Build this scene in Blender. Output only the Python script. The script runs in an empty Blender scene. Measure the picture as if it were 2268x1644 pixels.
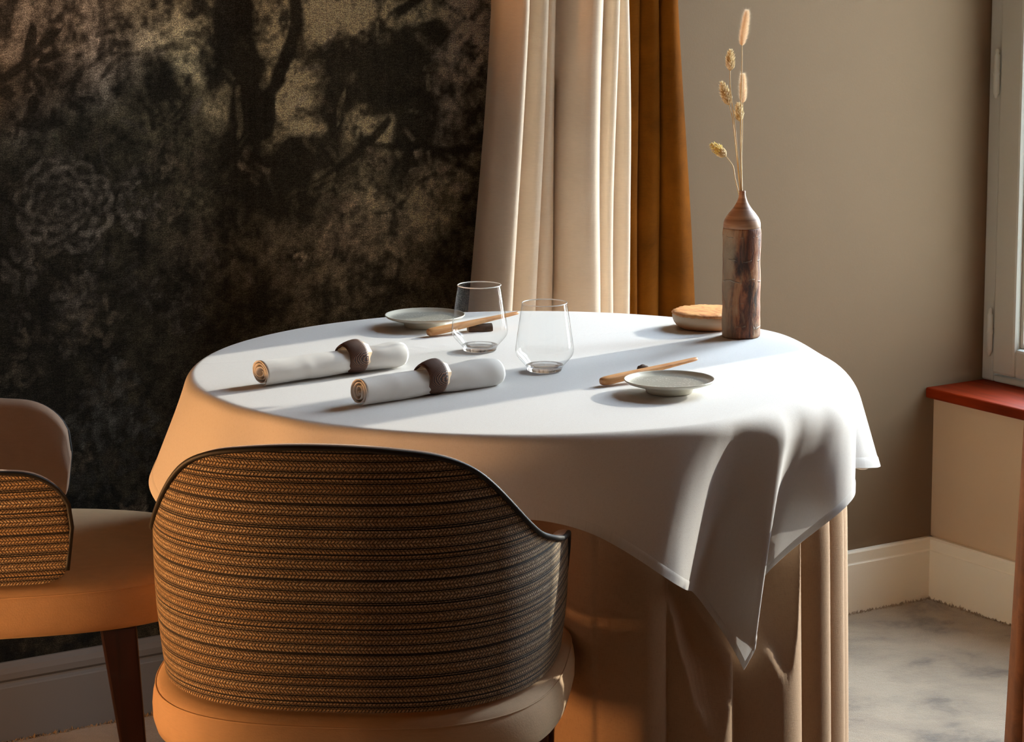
import bpy, math, random
import numpy as np
from mathutils import Vector, Matrix

# ------------------------------------------------------------------ camera, world, sun, exposure
sc = bpy.context.scene
col = sc.collection
sc.view_settings.view_transform = 'Standard'
sc.view_settings.look = 'None'
sc.view_settings.gamma = 1
sc.view_settings.use_curve_mapping = False
sc.view_settings.exposure = 1.0
sc.cycles.use_denoising = True
sc.cycles.max_bounces = 10
sc.cycles.diffuse_bounces = 6
sc.cycles.glossy_bounces = 3
sc.cycles.transmission_bounces = 8
sc.cycles.transparent_max_bounces = 24
sc.cycles.caustics_reflective = False
sc.cycles.caustics_refractive = False
sc.cycles.sample_clamp_indirect = 6.0

cd = bpy.data.cameras.new('camera')
cam = bpy.data.objects.new('camera', cd); col.objects.link(cam)
XR = Vector((0.83517, -0.54997, -0.00491)); FR = Vector((0.53979, 0.82065, -0.18847))
XR = (XR - FR * XR.dot(FR)).normalized(); UR = XR.cross(FR).normalized()
M = Matrix((( XR.x, UR.x, -FR.x, -2.3929), (XR.y, UR.y, -FR.y, -3.6072), (XR.z, UR.z, -FR.z, 1.57), (0, 0, 0, 1)))
cam.matrix_world = M
cd.sensor_width = 36; cd.sensor_fit = 'HORIZONTAL'; cd.lens = 100.32; cd.clip_start = 0.05
sc.camera = cam

SUN_AZ, SUN_EL = math.radians(6.7), math.radians(18)
sd = bpy.data.lights.new('sun', 'SUN'); sd.energy = 2.7; sd.angle = math.radians(0.6); sd.color = (1.0, 0.91, 0.80)
sun = bpy.data.objects.new('sun', sd); col.objects.link(sun)
S = Vector((math.cos(SUN_AZ) * math.cos(SUN_EL), math.sin(SUN_AZ) * math.cos(SUN_EL), math.sin(SUN_EL)))
sun.rotation_euler = S.to_track_quat('Z', 'Y').to_euler()
sun.location = S * 8

w = bpy.data.worlds.new('sky'); sc.world = w; w.use_nodes = True
nt = w.node_tree; nt.nodes.clear()
bg = nt.nodes.new('ShaderNodeBackground'); bg.inputs[1].default_value = 12.3
tcw = nt.nodes.new('ShaderNodeTexCoord'); sx = nt.nodes.new('ShaderNodeSeparateXYZ'); cr = nt.nodes.new('ShaderNodeValToRGB')
cr.color_ramp.elements[0].position = 0.0; cr.color_ramp.elements[0].color = (1.0, 0.97, 0.93, 1)
cr.color_ramp.elements[1].position = 0.7; cr.color_ramp.elements[1].color = (0.62, 0.78, 1.0, 1)
ow = nt.nodes.new('ShaderNodeOutputWorld')
nt.links.new(tcw.outputs['Generated'], sx.inputs[0]); nt.links.new(sx.outputs[2], cr.inputs[0])
# a brighter, clearer sky towards +y; dimmed towards -y to hold down light on the back wall
mr = nt.nodes.new('ShaderNodeMapRange'); mr.interpolation_type = 'SMOOTHSTEP'
mr.inputs['From Min'].default_value = -0.75; mr.inputs['From Max'].default_value = 0.35; mr.inputs['To Min'].default_value = 3.5; mr.inputs['To Max'].default_value = 18.0
nt.links.new(sx.outputs[1], mr.inputs['Value']); nt.links.new(mr.outputs[0], bg.inputs[1])
nt.links.new(cr.outputs[0], bg.inputs[0]); nt.links.new(bg.outputs[0], ow.inputs[0])

def portal(x, y0, y1, z0, z1):
    l = bpy.data.lights.new('window_portal', 'AREA'); l.shape = 'RECTANGLE'; l.size = y1 - y0; l.size_y = z1 - z0
    l.cycles.is_portal = True
    o = bpy.data.objects.new('window_portal', l); col.objects.link(o)
    o.location = (x, (y0 + y1) / 2, (z0 + z1) / 2)
    o.rotation_euler = Vector((1, 0, 0)).to_track_quat('Z', 'Y').to_euler()   # shines along -x, into the room
portal(1.72, -0.55, 0.68, 0.44, 2.42)
portal(1.72, -1.45, -1.00, 0.44, 2.42)

# ------------------------------------------------------------------ helpers
def obj(name, verts, faces, mat=None, parent=None, smooth=True, uv=None, loc=None):
    me = bpy.data.meshes.new(name)
    me.from_pydata([tuple(v) for v in verts], [], [tuple(f) for f in faces])
    me.update()
    if smooth:
        me.polygons.foreach_set('use_smooth', [True] * len(me.polygons))
    if uv is not None:
        l = me.uv_layers.new(name='UVMap')
        idx = np.zeros(len(me.loops), dtype=np.int32); me.loops.foreach_get('vertex_index', idx)
        l.data.foreach_set('uv', np.asarray(uv, dtype=np.float32)[idx].ravel())
    o = bpy.data.objects.new(name, me); col.objects.link(o)
    if mat: me.materials.append(mat)
    if parent: o.parent = parent
    if loc: o.location = loc
    return o
def empty(name, loc=(0, 0, 0), rz=0):
    o = bpy.data.objects.new(name, None); col.objects.link(o); o.location = loc; o.rotation_euler = (0, 0, rz); o.empty_display_size = 0.05
    return o
def tag(o, label=None, cat=None, group=None, kind=None):
    if label: o['label'] = label
    if cat: o['category'] = cat
    if group: o['group'] = group
    if kind: o['kind'] = kind
    return o
def struct(o): o['kind'] = 'structure'; return o
class MB:
    def __init__(s): s.v = []; s.f = []
    def add(s, v, f):
        n = len(s.v); s.v += [tuple(p) for p in v]; s.f += [tuple(i + n for i in q) for q in f]
    def box(s, x0, x1, y0, y1, z0, z1):
        s.add([(x0,y0,z0),(x1,y0,z0),(x1,y1,z0),(x0,y1,z0),(x0,y0,z1),(x1,y0,z1),(x1,y1,z1),(x0,y1,z1)],
              [(3,2,1,0),(4,5,6,7),(0,1,5,4),(1,2,6,5),(2,3,7,6),(3,0,4,7)])
    def build(s, name, mat, parent=None, smooth=False): return obj(name, s.v, s.f, mat, parent, smooth)
def bevel(o, w=0.003, seg=2):
    m = o.modifiers.new('bevel', 'BEVEL'); m.width = w; m.segments = seg; m.limit_method = 'ANGLE'; return o
def grid_faces(n, m, close=False):
    f = []
    for i in range(n if close else n - 1):
        a = i * m; b = ((i + 1) % n) * m
        for j in range(m - 1): f.append((a + j, b + j, b + j + 1, a + j + 1))
    return f
def lathe(prof, seg=64, wob=None):
    v = []; f = []
    for i in range(seg):
        t = 2 * math.pi * i / seg
        for j, (r, z) in enumerate(prof):
            k = 1 if wob is None else wob(t, z)
            v.append((r * k * math.cos(t), r * k * math.sin(t), z))
    f = grid_faces(seg, len(prof), True)
    return v, f
def tube(pts, rad, seg=8, caps=True, closed=False):
    pts = [Vector(p) for p in pts]; n = len(pts); v = []; f = []
    if not hasattr(rad, '__len__'): rad = [rad] * n
    up = Vector((0, 0, 1)); prev = None
    for i, p in enumerate(pts):
        if closed: t = (pts[(i + 1) % n] - pts[i - 1]).normalized()
        else: t = (pts[min(i + 1, n - 1)] - pts[max(i - 1, 0)]).normalized()
        if prev is None:
            a = up if abs(t.z) < 0.9 else Vector((1, 0, 0)); u = t.cross(a).normalized()
        else:
            u = (prev - t * prev.dot(t)).normalized()
        prev = u; w_ = t.cross(u)
        for k in range(seg):
            g = 2 * math.pi * k / seg; q = p + (u * math.cos(g) + w_ * math.sin(g)) * rad[i]
            v.append(tuple(q))
    m = n if closed else n - 1
    for i in range(m):
        for k in range(seg):
            a = i * seg + k; b = i * seg + (k + 1) % seg; c = ((i + 1) % n) * seg
            f.append((a, b, c + (k + 1) % seg, c + k))
    if caps and not closed:
        f.append(tuple(range(seg))[::-1]); f.append(tuple((n - 1) * seg + k for k in range(seg)))
    return v, f
def sm(t): t = np.clip(t, 0, 1); return t * t * (3 - 2 * t)

# ------------------------------------------------------------------ materials
class Mat:
    def __init__(s, name, color=(0.5, 0.5, 0.5), rough=0.6, **kw):
        s.m = bpy.data.materials.new(name); s.m.use_nodes = True; s.t = s.m.node_tree
        s.b = s.t.nodes['Principled BSDF']; s.out = s.t.nodes['Material Output']
        s.b.inputs['Base Color'].default_value = (*color, 1); s.b.inputs['Roughness'].default_value = rough
        for k, v in kw.items(): s.b.inputs[k.replace('_', ' ')].default_value = v
    def n(s, typ, **kw):
        x = s.t.nodes.new(typ)
        for k, v in kw.items():
            if k.startswith('i_'): x.inputs[k[2:].replace('_', ' ')].default_value = v
            else: setattr(x, k, v)
        return x
    def l(s, a, b): s.t.links.new(a, b)
    def coord(s, kind='Object', scale=(1, 1, 1), rot=(0, 0, 0)):
        tc = s.n('ShaderNodeTexCoord'); mp = s.n('ShaderNodeMapping'); mp.inputs['Scale'].default_value = scale; mp.inputs['Rotation'].default_value = rot
        s.l(tc.outputs[kind], mp.inputs[0]); return mp.outputs[0]
    def noise(s, co, scale=5, detail=4, rough=0.6, dist=0):
        x = s.n('ShaderNodeTexNoise'); x.inputs['Scale'].default_value = scale; x.inputs['Detail'].default_value = detail
        x.inputs['Roughness'].default_value = rough; x.inputs['Distortion'].default_value = dist
        s.l(co, x.inputs['Vector']); return x.outputs[0]
    def ramp(s, fac, stops):
        r = s.n('ShaderNodeValToRGB'); e = r.color_ramp.elements
        while len(e) < len(stops): e.new(0.5)
        for k, (p, c) in enumerate(stops): e[k].position = p; e[k].color = (*c, 1) if len(c) == 3 else c
        s.l(fac, r.inputs[0]); return r.outputs[0]
    def mix(s, fac, a, b, mode='MIX'):
        x = s.n('ShaderNodeMix', data_type='RGBA', blend_type=mode)
        for src, k in ((fac, 0), (a, 6), (b, 7)):
            if hasattr(src, 'is_output'): s.l(src, x.inputs[k])
            elif k == 0: x.inputs[0].default_value = src
            else: x.inputs[k].default_value = (*src, 1)
        return x.outputs[2]
    def math(s, op, a, b=0.0, c=None):
        x = s.n('ShaderNodeMath', operation=op)
        for k, src in ((0, a), (1, b), (2, c)):
            if src is None: continue
            if hasattr(src, 'is_output'): s.l(src, x.inputs[k])
            else: x.inputs[k].default_value = src
        return x.outputs[0]
    def color(s, c): s.l(c, s.b.inputs['Base Color'])
    def bump(s, h, strength=0.3, dist=0.002):
        x = s.n('ShaderNodeBump'); x.inputs['Strength'].default_value = strength; x.inputs['Distance'].default_value = dist
        s.l(h, x.inputs['Height']); s.l(x.outputs[0], s.b.inputs['Normal']); return x
    def translucent(s, fac, color, normal=None):
        tr = s.n('ShaderNodeBsdfTranslucent'); tr.inputs[0].default_value = (*color, 1)
        mx = s.n('ShaderNodeMixShader'); mx.inputs[0].default_value = fac
        s.l(s.b.outputs[0], mx.inputs[1]); s.l(tr.outputs[0], mx.inputs[2]); s.l(mx.outputs[0], s.out.inputs[0])
def sep(m, co):
    x = m.n('ShaderNodeSeparateXYZ'); m.l(co, x.inputs[0]); return x.outputs

def mat_plaster(name, c):
    m = Mat(name, c, 0.85); co = m.coord('Object')
    n1 = m.noise(co, 3, 3); m.color(m.mix(m.ramp(n1, [(0.35, (0, 0, 0)), (0.7, (1, 1, 1))]), tuple(x * 0.95 for x in c), c))
    m.bump(m.noise(co, 260, 3), 0.12, 0.001); return m.m
def mat_fabric(name, c, c2=None, weave=900, bump=0.25, transl=0.0, sheen=0.0, uv='UV', mott=0.0):
    m = Mat(name, c, 0.9); co = m.coord(uv)
    a = m.noise(m.coord(uv, (weave * 0.10, weave, 1)), 1, 2); b = m.noise(m.coord(uv, (weave, weave * 0.10, 1)), 1, 2)
    wv = m.math('ADD', a, b)
    big = m.noise(co, 9, 4)
    c2 = c2 or tuple(x * 0.86 for x in c)
    colr = m.mix(m.ramp(wv, [(0.75, (0, 0, 0)), (1.2, (1, 1, 1))]), c2, c)
    if mott: colr = m.mix(m.ramp(big, [(0.35, (0, 0, 0)), (0.65, (1, 1, 1))]), m.mix(1.0, colr, (1 - mott,) * 3, 'MULTIPLY'), colr)
    m.color(colr); m.bump(wv, bump, 0.0012)
    if sheen: m.b.inputs['Sheen Weight'].default_value = sheen; m.b.inputs['Sheen Roughness'].default_value = 0.4; m.b.inputs['Sheen Tint'].default_value = (*[min(1, x * 1.6 + 0.1) for x in c], 1)
    if transl: m.translucent(transl, c)
    return m.m
def mat_velvet(name, c, dark=0.6, sheen=0.5, scale=14, co_scale=(1, 1, 1)):
    m = Mat(name, c, 0.85); co = m.coord('Object', co_scale)
    n1 = m.noise(co, scale, 5, 0.65, 0.6); n2 = m.noise(m.coord('Object', (60, 60, 700)), 1, 2)
    base = m.mix(m.ramp(n1, [(0.32, (0, 0, 0)), (0.68, (1, 1, 1))]), tuple(x * dark for x in c), c)
    m.color(m.mix(m.math('MULTIPLY', n2, 0.35), base, tuple(min(1, x * 1.35) for x in c)))
    m.b.inputs['Sheen Weight'].default_value = sheen; m.b.inputs['Sheen Roughness'].default_value = 0.35
    m.b.inputs['Sheen Tint'].default_value = (*[min(1, x * 1.8 + 0.05) for x in c], 1)
    m.bump(m.math('ADD', n1, m.noise(co, 420, 2)), 0.12, 0.002)
    return m.m
def mat_wood(name, c1, c2, scale=(2, 30, 30), rough=0.5, bump=0.1, coat=0.0, rot=(0, 0, 0)):
    m = Mat(name, c1, rough); co = m.coord('Object', scale, rot)
    n1 = m.noise(co, 1.5, 5, 0.6, 1.5)
    m.color(m.ramp(n1, [(0.3, c1), (0.5, tuple((a + b) / 2 for a, b in zip(c1, c2))), (0.66, c2)])); m.bump(n1, bump, 0.001)
    if coat: m.b.inputs['Coat Weight'].default_value = coat
    return m.m
# ------------------------------------------------------------------ room
PLASTER = mat_plaster('plaster', (0.185, 0.120, 0.064))  # toned down against the strong window light on this wall
PLASTER2 = mat_plaster('plaster_lightened', (0.62, 0.44, 0.28))  # the back wall's paint again, lightened where bounce light falls short
WHITEWALL = mat_plaster('ceiling_paint', (0.26, 0.23, 0.19))
TERRACOTTA = mat_plaster('ochre_plaster', (0.15, 0.09, 0.05))
TRIM = mat_plaster('trim_paint', (0.88, 0.79, 0.63))
TRIMG = mat_plaster('trim_paint_grey', (0.19, 0.195, 0.195))

X0, X1, YB, YP, Y0, H = -3.3, 1.457, 0.885, 0.682, -5.6, 2.75
XO = 1.74
# carpet: cut-pile, brushed darker patches
def carpet():
    m = Mat('carpet', (0.36, 0.30, 0.24), 0.95); co = m.coord('Object')
    big = m.noise(m.coord('Object', (1, 1, 1), (0, 0, 0.6)), 5.5, 5, 0.6, 0.25)
    fine = m.noise(co, 420, 3)
    base = m.ramp(big, [(0.34, (0.17, 0.125, 0.085)), (0.44, (0.38, 0.28, 0.18)), (0.6, (0.49, 0.37, 0.24))])
    m.color(m.mix(m.ramp(fine, [(0.3, (0, 0, 0)), (0.7, (1, 1, 1))]), m.mix(1.0, base, (0.72,) * 3, 'MULTIPLY'), base))
    m.b.inputs['Sheen Weight'].default_value = 0.3
    m.bump(m.math('ADD', fine, m.noise(co, 60, 3)), 0.6, 0.006); return m.m
b = MB(); b.box(X0 - .1, XO, Y0 - .1, YB + .12, -0.1, 0); struct(b.build('floor', carpet()))
# tufts of pile creeping up against the baseboards
random.seed(3)
def tufts(name, p0, p1, n, parent):
    v = []; f = []; d = Vector(p1) - Vector(p0); nrm = Vector((-d.y, d.x, 0)).normalized()
    for i in range(n):
        t = random.random(); q = Vector(p0) + d * t + nrm * random.uniform(-0.006, 0.003)
        h = random.uniform(0.002, 0.006) * (1.7 if random.random() < .12 else 1); a = random.uniform(0, 6.28); s = random.uniform(.0012, .003)
        u = Vector((math.cos(a), math.sin(a), 0)) * s; k = len(v)
        v += [q - u, q + u, q + Vector((-u.y, u.x, 0)), q + Vector((random.uniform(-.003, .003), random.uniform(-.003, .003), h))]
        f += [(k, k + 1, k + 3), (k + 1, k + 2, k + 3), (k + 2, k, k + 3)]
    o = obj(name, v, f, bpy.data.materials['carpet'], None, False); o['kind'] = 'stuff'; tag(o, 'grey beige carpet pile tufts pressed against the baseboards', 'carpet pile'); return o
b = MB(); b.box(X0 - .1, XO, Y0 - .1, YB + .12, H, H + .1); struct(b.build('ceiling', WHITEWALL))
b = MB(); b.box(X0 - .1, X0, Y0, YB + .12, 0, H); struct(b.build('wall_left', TERRACOTTA))
b = MB(); b.box(X0, XO, Y0 - .1, Y0, 0, H); struct(b.build('wall_front', mat_plaster('dark_plaster', (0.16, 0.12, 0.09))))  # even dark plaster on the wall behind the camera
# plaster part of the back wall, standing a hand's breadth in front of the papered part
b = MB(); b.box(0.60, XO, YP, YB + .12, 0, H); struct(b.build('wall_back_right', PLASTER))
# window wall with openings down to a low sill, the second one added for side light
SILL = 0.42
W1 = (-0.55, 0.682); W2 = (-1.45, -1.0); ZT = 2.42
b = MB()
b.box(X1, XO, Y0, YP, 0, SILL - .002)
b.box(X1, XO, Y0, YP, ZT, H)
b.box(X1, XO, W2[1], W1[0], SILL - .002, ZT)
b.box(X1, XO, Y0, W2[0], SILL - .002, ZT)
struct(b.build('wall_right', PLASTER2))

# mural wallpaper: the pattern is painted onto a fine grid in its own colour, brightened rightward against the falloff of window light
MURAL_B = [[-0.3642,1.2345,0.161,0.0678,0,0.5,0],[-0.4198,1.0843,0.0508,0.0593,0,0.34,0],[-0.2705,1.1493,0.0847,0.0381,-35,0.34,0],[-0.1865,1.2191,0.0593,0.0763,0,0.36,1],[-0.0993,1.2153,0.0508,0.0678,0,0.5,1],[0.053,1.2087,0.0466,0.1017,0,0.55,1],[-0.0523,1.0847,0.0237,0.0381,20,0.55,1],[0.068,1.0632,0.0424,0.0805,35,0.62,1],[0.1455,1.2289,0.0763,0.0508,0,0.5,1],[0.3156,1.2179,0.1017,0.0339,0,0.5,1],[0.472,1.1989,0.0678,0.0593,0,0.32,0],[0.2388,1.0325,0.0381,0.0297,0,0.62,1],[0.1319,1.0187,0.0508,0.0186,0,0.5,1],[0.2951,1.0083,0.0186,0.0237,0,0.55,1],[0.4309,1.0586,0.0593,0.1186,0,0.17,0],[0.3795,0.8935,0.0678,0.0763,0,0.2,1],[0.2342,0.9293,0.1271,0.0424,0,0.14,1],[-0.1075,0.9299,0.0424,0.0508,0,0.13,1],[-0.2992,1.1778,0.0508,0.0508,0,0.2,0],[-0.1741,1.0617,0.0508,0.0508,0,0.16,1],[0.0876,1.1187,0.0254,0.0508,20,0.4,1],[-0.4383,1.2376,0.0508,0.0508,0,0.2,0],[0.3159,1.2384,0.0508,0.0169,0,0.2,1],[0.0069,0.8153,0.2542,0.0508,0,0.07,3],[0.193,0.7658,0.1695,0.0847,0,0.06,3],[0.2807,0.8254,0.1017,0.1017,0,0.1,3],[-0.1099,1.1528,0.0339,0.0424,0,0.3,1],[-0.0111,1.1797,0.0441,0.0636,0,-0.75,1],[-0.0182,1.2514,0.0271,0.0508,0,-0.7,1],[0.0002,1.0913,0.0322,0.0678,0,-0.7,1],[0.0248,0.985,0.0678,0.0763,0,-0.4,1],[0.1865,1.1746,0.0636,0.0322,0,-0.6,1],[0.3385,1.1303,0.0466,0.1017,0,-0.6,1],[0.3832,1.1903,0.0508,0.0212,0,-0.5,1],[0.1815,1.0606,0.0271,0.0551,0,-0.75,2],[0.1082,0.9998,0.0254,0.0136,0,-0.5,1],[0.1311,0.9819,0.0508,0.0254,0,-0.4,1],[-0.1712,1.1559,0.0297,0.0254,0,-0.3,1],[0.43,0.9745,0.0763,0.0153,0,-0.3,1],[-0.2137,1.1814,0.0339,0.0508,0,-0.25,1],[0.2562,1.1016,0.0339,0.0508,0,-0.3,1],[0.302,0.9495,0.0339,0.0339,0,-0.2,1],[-0.0747,1.1431,0.0136,0.0508,-20,-0.5,1],[0.3614,1.0125,0.0508,0.0339,0,-0.3,1]]
MURAL_K = [[[[-0.4664,1.151],[-0.4413,1.1634],[-0.4227,1.1762],[-0.403,1.1965],[-0.3645,1.2268]],0.0119,-0.9,1],[[[-0.4227,1.1762],[-0.4006,1.1522],[-0.3917,1.1249]],0.0093,-0.9,1],[[[-0.4226,1.18],[-0.413,1.2137],[-0.4053,1.2423]],0.0085,-0.7,1],[[[-0.403,1.1965],[-0.3701,1.1889],[-0.3575,1.1898]],0.0076,-0.8,1],[[[-0.2745,1.2768],[-0.2702,1.2305],[-0.2862,1.1849]],0.0102,-0.6,1],[[[-0.0959,1.2701],[-0.063,1.2453],[-0.0368,1.2245]],0.0153,-0.8,1],[[[0.1046,1.2626],[0.1038,1.2226],[0.0938,1.1869],[0.0716,1.1437],[0.0485,1.0926],[0.0351,1.0329]],0.022,-0.95,1],[[[-0.0044,1.2667],[-0.0011,1.219]],0.0288,-0.9,1],[[[-0.0175,1.1083],[-0.0156,1.0762],[-0.015,1.028]],0.0085,0.35,1],[[[0.0177,1.0662],[0.0122,1.0262],[0.0234,0.9283]],0.0186,-0.5,1],[[[0.1346,0.9266],[0.1775,0.9516],[0.2254,0.9755],[0.2594,1.0006],[0.2916,1.0335]],0.0127,-0.9,1],[[[0.2563,0.9925],[0.3122,0.9864],[0.361,0.9891],[0.5101,0.9606]],0.0068,-0.7,1],[[[0.1823,0.9537],[0.1548,0.9926]],0.0085,-0.7,1],[[[0.3178,1.2367],[0.3401,1.2473],[0.3645,1.2579]],0.0119,-0.95,1],[[[0.0831,0.9157],[0.13,0.927],[0.1774,0.9458]],0.0051,0.22,1],[[[-0.1253,1.0786],[-0.1569,1.0528],[-0.1843,1.015],[-0.1948,0.9602]],0.0042,0.22,1],[[[-0.1516,1.0841],[-0.1739,1.068],[-0.1923,1.0392]],0.0042,0.2,1],[[[-0.2912,1.0454],[-0.2812,1.0135],[-0.2668,0.9827]],0.0034,0.4,0],[[[-0.0837,0.8231],[-0.0891,0.7911],[-0.099,0.7595],[-0.1116,0.7282]],0.0042,0.25,0],[[[-0.1136,0.7202],[-0.1161,0.696],[-0.1284,0.6728]],0.0042,0.22,0],[[[-0.1702,1.1872],[-0.1438,1.1938],[-0.116,1.1862]],0.0076,-0.6,1],[[[-0.1152,1.2121],[-0.0907,1.2071],[-0.0644,1.1941]],0.0102,-0.6,1],[[[-0.3237,1.1982],[-0.3065,1.209],[-0.2676,1.2304]],0.0068,0.35,0],[[[-0.3118,1.1784],[-0.2732,1.192],[-0.2298,1.2132]],0.0059,0.35,0],[[[-0.3082,1.1628],[-0.2655,1.1684],[-0.222,1.1896]],0.0059,0.3,0],[[[-0.3003,1.1469],[-0.2491,1.1482],[-0.2139,1.1737]],0.0068,0.35,0],[[[-0.2407,1.1439],[-0.1964,1.1806],[-0.1616,1.1829]],0.0068,0.3,0],[[[-0.335,1.1218],[-0.331,1.1138],[-0.2851,1.0957]],0.0042,0.3,0],[[[-0.3712,1.0505],[-0.3556,1.0185],[-0.3349,1.0078]],0.0059,0.15,2]]
MURAL_L = [[-0.4078,1.2188,0.011,0.0271,15,-0.9,1],[-0.3743,1.1876,0.0237,0.0085,-20,-0.9,1],[-0.377,1.1601,0.0254,0.011,25,-0.9,1],[-0.418,1.1302,0.0119,0.0085,0,-0.8,1],[-0.4058,1.1042,0.0127,0.0169,0,-0.9,1],[-0.4591,1.1286,0.0136,0.0119,0,-0.8,1],[-0.3664,1.2193,0.0254,0.0051,-50,-0.8,1],[-0.3277,1.0904,0.0186,0.0085,20,-0.7,1],[-0.3321,1.1316,0.0051,0.0153,10,-0.8,2],[-0.3102,1.1072,0.0169,0.0042,10,-0.7,1],[-0.3892,1.1247,0.0085,0.0136,0,-0.7,1],[-0.2777,1.1845,0.0424,0.0076,-35,-0.55,1],[-0.2572,1.1641,0.0424,0.0076,-38,-0.55,1],[-0.2303,1.1978,0.0186,0.0508,10,-0.3,1],[-0.0772,1.2144,0.0136,0.0085,20,-0.6,1],[-0.0555,1.1937,0.0085,0.0254,-30,-0.5,1],[0.1748,1.0569,0.0169,0.0508,-8,-0.5,2],[0.2558,1.0728,0.0085,0.0339,10,-0.5,1],[0.1465,1.0463,0.0068,0.0339,-25,0.25,1],[0.1938,1.064,0.0051,0.0381,10,0.3,1],[-0.3584,1.0109,0.011,0.0254,0,0.3,0],[-0.3432,1.0138,0.0068,0.0153,20,0.2,0],[-0.4665,0.9104,0.0085,0.0297,8,0.36,0],[-0.389,1.2355,0.0034,0.0508,60,0.2,0],[0.4657,1.0524,0.0068,0.0186,20,-0.4,1],[0.3922,1.1276,0.0254,0.0102,0,0.2,1],[0.512,1.1972,0.0119,0.0169,0,-0.3,1]]
MURAL_R = [[-0.3573,0.929,0.0831,0.42,0]]
MURAL_P = [[-0.2331,0.9076,0.0356,7,0.3,0],[-0.1919,0.9139,0.0237,5,0.3,0],[-0.2278,0.9626,0.0203,4,0.26,0],[-0.4341,0.8299,0.0441,8,0.3,0],[-0.3353,0.7657,0.0508,9,0.28,0],[-0.3588,0.7085,0.0441,7,0.22,0],[-0.4542,0.7457,0.0254,5,0.2,0],[-0.4082,0.8511,0.0305,5,0.28,3],[-0.3026,0.842,0.0339,5,0.2,0],[-0.1404,0.7228,0.0424,8,0.16,0],[-0.2353,0.7883,0.0339,6,0.13,0],[-0.1419,0.8201,0.0424,7,0.14,3],[-0.2012,0.761,0.0339,5,0.15,0],[-0.2768,0.5914,0.0508,8,0.22,4],[-0.3088,0.5466,0.0508,8,0.22,4],[-0.2348,0.5378,0.0424,7,0.18,4],[-0.3398,0.5261,0.0339,6,0.16,4],[-0.2191,0.4786,0.0339,5,0.12,4],[-0.2807,0.4782,0.0424,6,0.12,4],[-0.2583,0.6217,0.0339,4,0.2,4],[-0.3261,0.427,0.0424,5,0.1,4],[-0.1155,0.9625,0.0254,5,0.15,3],[-0.1007,0.8569,0.0339,6,0.15,3],[0.2733,0.9682,0.0254,5,0.2,3],[0.2133,0.8309,0.0508,7,0.1,3],[0.3777,0.7407,0.0424,6,0.1,3],[0.079,0.7346,0.0508,7,0.08,3],[0.3274,0.6771,0.0339,5,0.08,3],[-0.0494,0.7549,0.0508,6,0.07,3],[0.1274,0.8049,0.0508,6,0.09,1],[-0.1618,0.894,0.0339,5,0.12,1]]
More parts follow.
